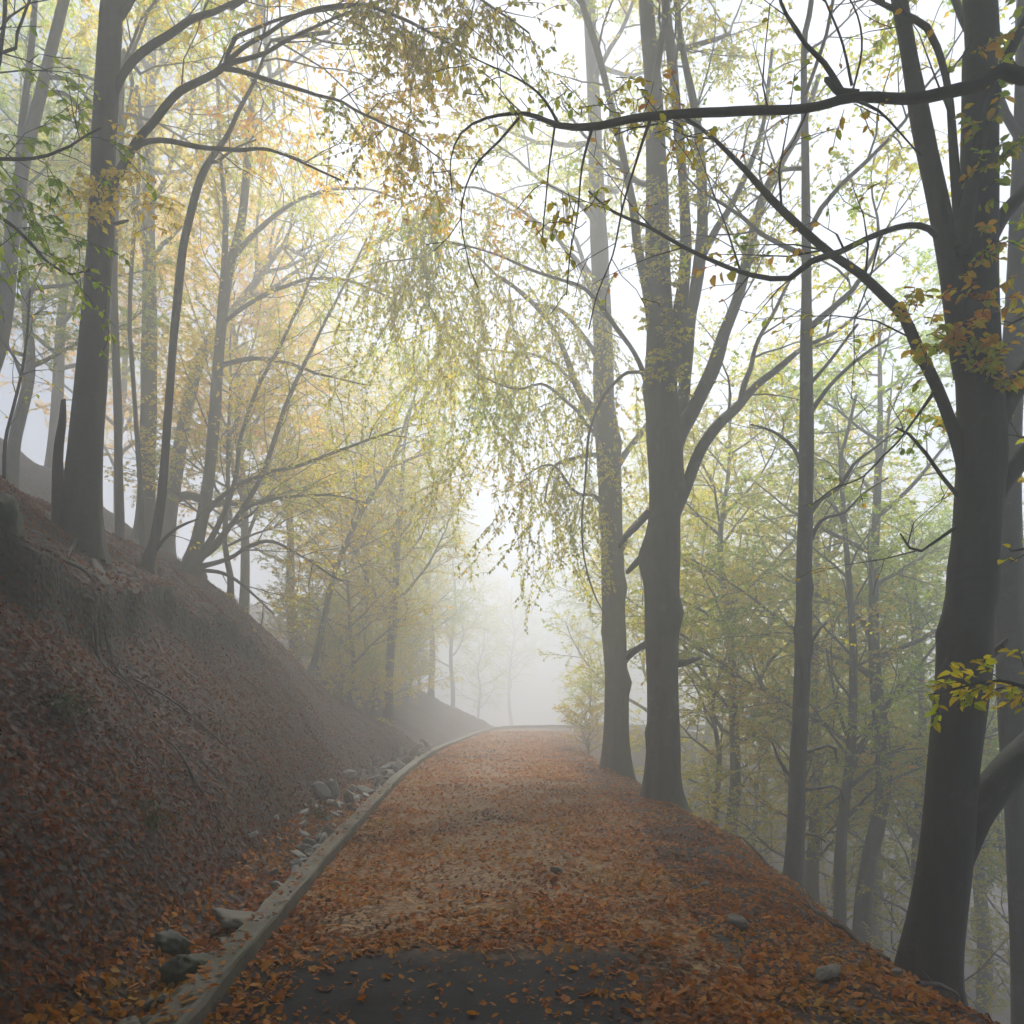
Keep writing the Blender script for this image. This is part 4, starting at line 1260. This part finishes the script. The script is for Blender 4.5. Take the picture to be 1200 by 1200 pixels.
for a in [
    ('gold', 60, 23, 0.95, 0.3, 'golden-leaved tree in mist between the leaning left-edge tree and the dark beech'),
    ('copper', 285, 25, 1.0, 1.2, 'copper-leaved tree blurred by mist behind the twin-stemmed beech'),
    ('underg', 270, 19, 0.95, 5.0, 'bushy golden tree in mist behind the twin-stemmed beech trunks'),
    ('gold', 455, 27, 0.85, 0.8, 'yellow-leaved tree in bright mist at the left of the path end'),
    ('gold', 345, 30, 1.0, 2.6, 'tall ochre-yellow tree hazy above the sweeping low limbs'),
    ('green', -60, 21, 0.9, 0.9, 'green tree in mist at the outer left edge, beyond the leaning grey tree'),
    ('lime', 425, 33, 1.0, 0.4, 'pale yellow-green tree in thick mist left of the path end'),
    ('underg', 410, 25, 0.9, 1.1, 'small golden tree low in the mist above the ditch stones'),
    ('copper', 140, 30, 1.1, 4.4, 'rusty tree faint in the mist behind the thin upright stem'),
    ('green', 505, 44, 0.8, 2.2, 'ghostly grey-green tree at the left side of the far bend'),
    ('under', 455, 36, 1.0, 5.2, 'pale leafy low tree in mist above the far ditch'),
    ('underg', 480, 40, 1.1, 0.2, 'faint ochre low tree where the kerb starts to bend'),
    ('lime', 530, 57, 1.0, 1.2, 'barely visible tall tree in the white mist left of straight ahead'),
    ('gold', 475, 62, 1.1, 3.2, 'dim rounded tree in the mist beyond the far ditch'),
    ('under', 560, 68, 1.2, 0.7, 'dissolving low tree in the mist past the bend'),
    ('under', 425, 31, 0.9, 3.6, 'low yellow-green tree on the misty slope above the far stones'),
    ('green', 15, 17, 0.7, 1.0, 'small green tree in mist behind the leaning grey tree, at the left edge'),
    ('lime', 600, 84, 1.1, 2.7, 'last ghost of a tree straight ahead in the white mist'),
    ('under', 700, 58, 1.1, 4.1, 'soft low tree in mist behind the paler beech foot'),
    ('green', 720, 46, 0.9, 3.3, 'faint tree in bright mist right of the far bend'),
    ('lime', 770, 30, 1.0, 1.4, 'yellow-green tree in mist showing between the two beeches beside the path'),
    ('under', 835, 21, 1.0, 0.2, 'low leafy yellow-green tree right of the many-stemmed beech'),
    ('underg', 880, 26, 1.1, 2.3, 'ochre understory tree in mist left of the slim straight trunk'),
    ('underg', 935, 18, 0.95, 1.7, 'yellowing understory tree directly behind the slim straight trunk'),
    ('green', 1095, 19, 0.9, 2.9, 'dense green tree in mist close behind the big forked beech, left side'),
    ('lime', 850, 20, 0.9, 5.9, 'light green tree in mist between the many-stemmed beech and the slim trunk'),
    ('green', 1010, 16.5, 0.95, 0.4, 'fresh green tree in mist right of the upswept young tree'),
    ('lime', 960, 21, 1.1, 3.4, 'lofty yellow-green tree in mist above the slim straight trunk'),
    ('under', 985, 24, 1.15, 4.0, 'bright green understory tree behind the upswept young tree'),
    ('lime', 900, 32, 1.05, 0.9, 'tall pale-leaved tree high behind the slim straight trunk'),
    ('green', 1030, 27, 1.0, 5.0, 'tall green tree in mist between the slim trunk and the big forked beech'),
    ('under', 1070, 17, 0.85, 5.5, 'small fresh green tree just left of the big forked beech'),
    ('green', 1150, 22, 1.0, 1.9, 'green tree in mist behind the forked top of the big beech'),
    ('under', 1200, 19, 1.0, 3.0, 'leafy understory tree at the right edge, below the grey trunk'),
    ('gold', 1010, 38, 1.1, 3.6, 'golden tree deep in the mist down the right slope'),
    ('lime', 830, 44, 1.15, 4.7, 'dim yellowish tree far down the slope right of the path'),
]:
    place(*a)
place('bush', 436, 25.5, 0.75, 0.5, 'yellow-green shrub at the foot of the left bank near the far kerb', None, 'shrub')
place('bush', 400, 23.5, 0.7, 2.5, 'ochre shrub on the bank foot above the pale ditch stones', None, 'shrub')
for (bx, bd, bs, br_, bl) in [(372, 26.5, 1.1, 0.3, 'broad ochre bush in mist on the slope foot, left of the far stones'), (412, 28.5, 1.2, 1.9, 'hazy yellow bush behind the ochre shrub on the bank foot'), (447, 29.5, 0.9, 3.1, 'small pale bush above the far ditch, nearest the bending kerb'),
                              (455, 33, 1.2, 4.4, 'pale bush in thicker mist beyond the bending kerb'), (400, 34, 1.4, 5.6, 'big dim bush on the misty slope under the golden trees'), (476, 37.5, 1.1, 0.9, 'faint bush where the slope meets the far kerb'),
                              (345, 29, 1.3, 2.2, 'rounded bush in mist at the edge of the dark bank'), (492, 43, 1.3, 3.7, 'ghostly bush at the outside of the far bend'), (440, 42, 1.7, 1.2, 'large ghostly bush high on the far misty slope')]:
    place('bush', bx, bd, bs, br_, bl, None, 'shrub')
place('bush', 690, 25.5, 0.95, 4.0, 'yellowish shrub on the right verge beside the paler beech', None, 'shrub')
# unseen trees added behind and beside the viewpoint to shade the foreground
for (kind, x_, y_, s_, r_, lb) in [('green', -4.6, -3.2, 0.95, 0.4, 'unseen green beech added for shade on the bank behind the viewpoint, left side'), ('lime', 4.4, -3.4, 0.95, 2.0, 'unseen pale beech added for shade on the slope behind the viewpoint, right side'), ('green', 0.8, -6.8, 1.0, 4.0, 'unseen green beech added for shade further behind the viewpoint beside the path'),
                                   ('gold', -7.5, 1.0, 0.9, 1.0, 'unseen golden beech added for shade high on the bank outside the left edge'), ('green', 7.2, 1.5, 1.05, 5.0, 'unseen green beech added for shade on the right slope outside the right edge')]:
    r = place(kind, CX, 10, s_, r_, lb)
    r.location = (x_, y_, ground_z(x_, y_))
for T in protos.values():
    assert T.used

# ------------------------------------------------------------------ fallen leaves
def litter(name, material, X, Y, size, lift, tilt, fine=True):
    n = len(X)
    x, y, z = terrain(X, Y)
    e = 0.05
    xa, ya, za = terrain(X + e, Y)
    xb, yb, zb = terrain(X, Y + e)
    ta = np.stack([xa - x, ya - y, za - z], 1)
    tb = np.stack([xb - x, yb - y, zb - z], 1)
    nr = unit(np.cross(ta, tb))
    nr = np.where(nr[:, 2:3] < 0, -nr, nr)
    on_path = (X > kerb_x(Y)) & (X < edge_x(Y) - 0.95)
    zz = z + np.where(on_path, 0.016, 0.0)
    pos = np.stack([x, y, zz], 1) + nr * (lift * rng.uniform(0.2, 1.4, n))[:, None]
    ax = np.cross(nr, rng.normal(0, 1, (n, 3)))
    ax = unit(ax) + nr * rng.normal(0.12, tilt, n)[:, None]
    n2 = unit(nr + rng.normal(0, tilt, (n, 3)))
    pos = pos - unit(ax) * size[:, None] * 0.5
    a = Acc()
    leaves(a, pos, ax, n2, size, wid=0.66, fold=0.10, fine=fine, curl=0.5)
    return tag(link(name, a.mesh(name, material, False)), kind='stuff')


def scatter(n, y0, y1, power=1.6):
    """rows nearer the camera get more"""
    q = rng.uniform(0, 1, n)
    return y0 + (y1 - y0) * q ** power


# path and right shoulder
n = 190000
Y = scatter(n, 2.4, 40, 2.4)
X = kerb_x(Y) + (edge_x(Y) + 1.1 - kerb_x(Y)) * rng.uniform(0.0, 1, n)
c = 0.35 * wob(X, Y, 2.3, 3) + 0.25 * wob(X, Y, 5.7, 9)
bare = (Y + c * 0.5 < 5.12) & (X + c * 0.35 < 0.82)
edge_l = np.clip((X - kerb_x(Y) - 0.1) / 0.3, 0, 1)
keep_p = np.where(bare, np.clip(0.05 + 0.22 * np.clip(c + 0.1, 0, 1) + 0.5 * (1 - edge_l) + 0.35 * np.clip((Y + c * 0.5 - 4.6) / 0.5, 0, 1) ** 2 + 0.35 * np.clip((X + c * 0.35 - 0.5) / 0.3, 0, 1) ** 2, 0, 1), 0.62 + 0.9 * c)
mid = 1.5 * np.exp(-((X + 0.55) / 0.75) ** 2) * np.clip((Y - 5.3) / 1.0, 0, 1)
keep_p = np.where(bare, keep_p, keep_p * (1 - 0.35 * mid))
k = rng.uniform(0, 1, n) < keep_p
X, Y = X[k], Y[k]
litter('fallen_leaves', M_LITTER, X, Y, np.where(rng.uniform(0, 1, len(X)) < 0.05, rng.uniform(0.06, 0.085, len(X)), rng.uniform(0.018, 0.05, len(X))) * (1 + Y / 45), 0.008, 0.30)
# bank
n = 150000
Y = scatter(n, 2.6, 26, 1.6)
U = rng.uniform(0.15, 5.5, n) ** 1.0
X = kerb_x(Y) - 0.62 - U
c = 0.3 * wob(X, Y, 1.9, 15) + 0.25 * wob(X, Y, 4.9, 21)
us = 1.95 + 0.18 * wob(Y, X * 0, 0.9, 0)
face = (np.abs(U - us) < 0.10) & (Y < 13.5)
k = (rng.uniform(0, 1, n) < 0.72 + 0.7 * c) & (~face | (rng.uniform(0, 1, n) < 0.7))
X, Y = X[k], Y[k]
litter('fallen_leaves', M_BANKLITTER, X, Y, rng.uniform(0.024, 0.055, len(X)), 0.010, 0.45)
# ditch and kerb top
n = 5000
Y = scatter(n, 2.6, 16, 1.5)
X = kerb_x(Y) - 0.05 - rng.uniform(0.12, 0.75, n)
litter('fallen_leaves', M_LITTER, X, Y, rng.uniform(0.035, 0.07, n), 0.02, 0.45)
n = 420
Y = scatter(n, 2.8, 14, 1.3)
KX = kerb_x(Y) - rng.uniform(0.02, 0.15, n)
pos = np.stack([KX, Y, np.full(n, 0.14)], 1)
a = Acc()
ax = rng.normal(0, 1, (n, 3)) * np.array([1, 1, 0.12])
leaves(a, pos, ax, np.array([0, 0, 1.0]) + rng.normal(0, 0.2, (n, 3)), rng.uniform(0.03, 0.06, n), wid=0.6, fold=0.08, fine=True, curl=0.3)
tag(link('fallen_leaves', a.mesh('fallen_leaves', M_LITTER, False)), kind='stuff')


# ------------------------------------------------------------------ stones
def rock_mesh(seed, sx, sy, sz, material, sub=3, rough=0.22, cut=0.5):
    import bmesh
    bm = bmesh.new()
    bmesh.ops.create_icosphere(bm, subdivisions=sub, radius=1.0)
    r = np.random.default_rng(seed)
    planes = [(unit(r.normal(0, 1, 3)), r.uniform(0.5, 0.85)) for _ in range(9)]
    ph = r.uniform(0, 6.28, 9)
    for v_ in bm.verts:
        p = np.array(v_.co)
        for nn, dd in planes:
            q = p @ nn
            if q > dd:
                p = p - nn * (q - dd) * 0.93
        f = 1 + rough * 0.35 * (math.sin(p[0] * 5 + ph[0]) * math.sin(p[1] * 6 + ph[1]) + 0.6 * math.sin(p[2] * 11 + ph[2]) * math.sin(p[0] * 13 + ph[3]) + 0.3 * math.sin(p[1] * 23 + ph[4]))
        v_.co = Vector(p * f * np.array([sx, sy, sz]))
    me = bpy.data.meshes.new('stone')
    bm.to_mesh(me)
    bm.free()
    me.materials.append(material)
    for q in me.polygons:
        q.use_smooth = True
    return me


def stone(me, x, y, rot, label, group=None, cat='stone', name='stone', sink=0.3, scale=1.0, dz=0.0, tilt=0.25):
    o = link(name, me)
    h = max(v_.co.z for v_ in me.vertices) * scale
    o.location = (x, y, ground_z(x, y) + h * (1 - 2 * sink) + dz)
    o.rotation_euler = (random.gauss(0, tilt), random.gauss(0, tilt), rot)
    o.scale = (scale,) * 3
    return tag(o, label, cat, group)


def at_ground(x_, y_):
    """where the ray through a photograph pixel meets flat ground at z = 0"""
    d = CAM_H * F / (y_ - HOR)
    return (x_ - CX) / F * d, d


x, y = at_ground(278, 1080)
stone(rock_mesh(1, 0.25, 0.17, 0.06, M_STONE, 4), x, y, -0.25, 'flat tan slab lying between the bank and the kerb', name='slab', cat='slab', sink=0.05, dz=0.06, tilt=0.08)
x, y = at_ground(228, 1130)
stone(rock_mesh(2, 0.17, 0.14, 0.12, M_MOSSY, 4, 0.4), x, y, 0.6, 'mossy dark boulder in the ditch beside the kerb', name='boulder', cat='boulder', sink=0.25)
x, y = at_ground(200, 1105)
stone(rock_mesh(3, 0.15, 0.12, 0.10, M_MOSSY, 4, 0.4), x, y, 1.6, 'smaller mossy lump of rock just behind the mossy boulder', name='boulder', cat='boulder', sink=0.3)
stone(rock_mesh(4, 0.25, 0.22, 0.3, M_MOSSY, 4, 0.3), -4.35, 6.6, 0.3, 'grey-green rock poking out of the bank under the turf lip at the left edge', name='boulder', cat='boulder', sink=0.35)
x, y = at_ground(652, 1026)
stone(rock_mesh(5, 0.075, 0.06, 0.05, M_STONE, 3), x, y, 0.2, 'lone small brown stone lying on the leafy path', sink=0.15)
small = [rock_mesh(20 + k, *s, M_STONE, 3) for k, s in enumerate([(0.09, 0.06, 0.05), (0.06, 0.05, 0.045), (0.11, 0.08, 0.055), (0.05, 0.045, 0.035)])]
pale = [rock_mesh(40 + k, *s, M_PALE, 3) for k, s in enumerate([(0.11, 0.035, 0.07), (0.15, 0.05, 0.045), (0.07, 0.05, 0.04), (0.16, 0.05, 0.10)])]
for me_ in pale + small:
    for q in me_.polygons:
        q.use_smooth = False
for (sx, sy, k, sc) in [(268, 1105, 0, 1.0), (275, 1115, 2, .8), (243, 1150, 2, 1.1), (255, 1137, 0, .9), (222, 1160, 2, 1.2), (238, 1168, 1, 1.3), (192, 1157, 1, .8), (195, 1178, 2, .8), (176, 1160, 3, 1.0), (212, 1178, 0, 1.0), (160, 1192, 2, 1.0),
                        (140, 1196, 1, 1.0), (205, 1192, 3, 1.3), (180, 1190, 0, .8), (262, 1095, 3, 1.2), (250, 1118, 1, 1.0), (290, 1098, 1, .8)]:
    x, y = at_ground(sx, sy)
    stone(small[k], x, y, random.uniform(0, 6), 'small tan stone in the ditch near the mossy boulder', 'stones in the ditch by the mossy boulder', scale=sc, sink=0.2)
for (sx, sy, k, sc) in [(318, 1060, 1, 1.0), (328, 1050, 3, .9), (308, 1066, 0, 1.0), (335, 1040, 1, 1.1), (345, 1030, 0, 1.1), (350, 1018, 3, .8), (360, 1010, 1, 1.0), (366, 1000, 2, 1.1), (372, 990, 1, 1.1), (380, 985, 3, .9), (385, 972, 0, 1.3)]:
    x, y = at_ground(sx, sy)
    stone(pale[k], x, y, random.uniform(0, 6), 'grey shard of rock along the kerb, beyond the flat tan slab', 'rock shards along the kerb beyond the slab', scale=sc, sink=0.15, tilt=0.5)
for q in range(150):
    yy = 7.5 + 20 * ((q + random.random()) / 150) ** 1.15
    xx = kerb_x(yy) - 0.25 - random.random() ** 1.3 * 0.62
    stone(random.choice(pale), xx, yy, random.uniform(0, 6), 'pale whitish stone in the far ditch where the kerb runs into the mist', 'pale stones in the far ditch', scale=random.uniform(0.4, 0.85) * (1 if yy < 11 else 1.5), sink=0.08, tilt=0.6, dz=0.02)
for (sx, sy, k, sc, lb) in [(864, 1085, 0, 1.1, 'pale grey stone among orange leaves on the right shoulder'), (968, 1142, 2, .9, 'flat brown stone among leaves near the big forked beech'), (1050, 1112, 3, 1.0, 'dark stone at the shoulder edge beside the foot of the big forked beech'),
                            (826, 1040, 1, .9, 'small grey stone on the right verge, higher up than the pale one')]:
    x, y = at_ground(sx, sy)
    stone(small[k], x, y, random.uniform(0, 6), lb, scale=sc, sink=0.2)
# pale outcrop down in the hollow
p = px(1008, 1030, 19)
stone(rock_mesh(60, 0.7, 0.5, 0.9, M_PALE, 4, 0.5), p.x, 19, 0.4, 'pale layered rock outcrop dim in the hollow behind the upswept young tree', name='outcrop', cat='rock', sink=0.2)

# small green plants on the bank
for (sx, sy, lb, n_) in [(78, 945, 'small green leafy tuft low on the left bank, nearer the picture edge', 16), (178, 978, 'dark green grassy tuft on the left bank, right of the leafy tuft', 22), (372, 905, 'mossy green tuft at the bank foot beside the kerb', 20)]:
    d = 6.0
    for _ in range(60):          # walk along the view ray to the bank
        q_ = px(sx, sy, d)
        if q_.z < ground_z(q_.x, q_.y):
            break
        d += 0.08
    T = Tree('bank_plant', (q_.x, q_.y, ground_z(q_.x, q_.y) - 0.02), M_GREENSTEM)
    br = Acc()
    T.branches.append(br)
    for k in range(n_):
        T.grow(br, Vector((q_.x + random.gauss(0, 0.05), q_.y + random.gauss(0, 0.05), ground_z(q_.x, q_.y) - 0.01)), Vector((random.gauss(0.2, 0.5), random.gauss(-0.2, 0.5), 1)), random.uniform(0.1, 0.28), 0.004, 2, style(leaf=22, lsize=0.05))
    T.finish(lb, 'plant', None, M_TUFT)

# ------------------------------------------------------------------ fallen twigs along the right edge
def dead_branch(pts, label, P=None):
    A0 = []
    for (x, y, h, r) in pts:
        A0.append((x, y, ground_z(x, y) + h, r))
    T = Tree('fallen_branch', (A0[0][0], A0[0][1], A0[0][2]), M_DEAD)
    A, R = T.stem(A0, sides=6, seg=0.06, lump=0.1, jit=0.01)
    br = Acc()
    T.branches.append(br)
    T.spawn(br, A, R, 2, P or style(twig=dict(L=0.4, dens=4, grav=0.02, r=0.005), leaf=0), f0=0.2)
    T.finish(label, 'branch', None, M_COPPER)


dead_branch([(2.55, 5.4, 0.02, 0.022), (2.5, 6.0, 0.05, 0.02), (2.55, 6.8, 0.06, 0.014), (2.75, 7.6, 0.03, 0.006)], 'bare fallen branch lying along the right shoulder edge near the slim trunk')
dead_branch([(2.9, 8.8, 0.03, 0.02), (2.85, 9.6, 0.08, 0.016), (2.8, 10.6, 0.04, 0.008)], 'thin dead brushwood on the shoulder edge below the many-stemmed beech')
dead_branch([(2.5, 4.9, 0.03, 0.018), (2.75, 5.1, 0.1, 0.016), (3.0, 5.35, 0.12, 0.01)], 'short dark twig heap at the foot of the big forked beech')
dead_branch([(-3.9, 8.2, 0.03, 0.012), (-3.5, 8.5, 0.05, 0.01), (-3.2, 9.0, 0.02, 0.005)], 'fine dead twig lying across leaves on the left bank')
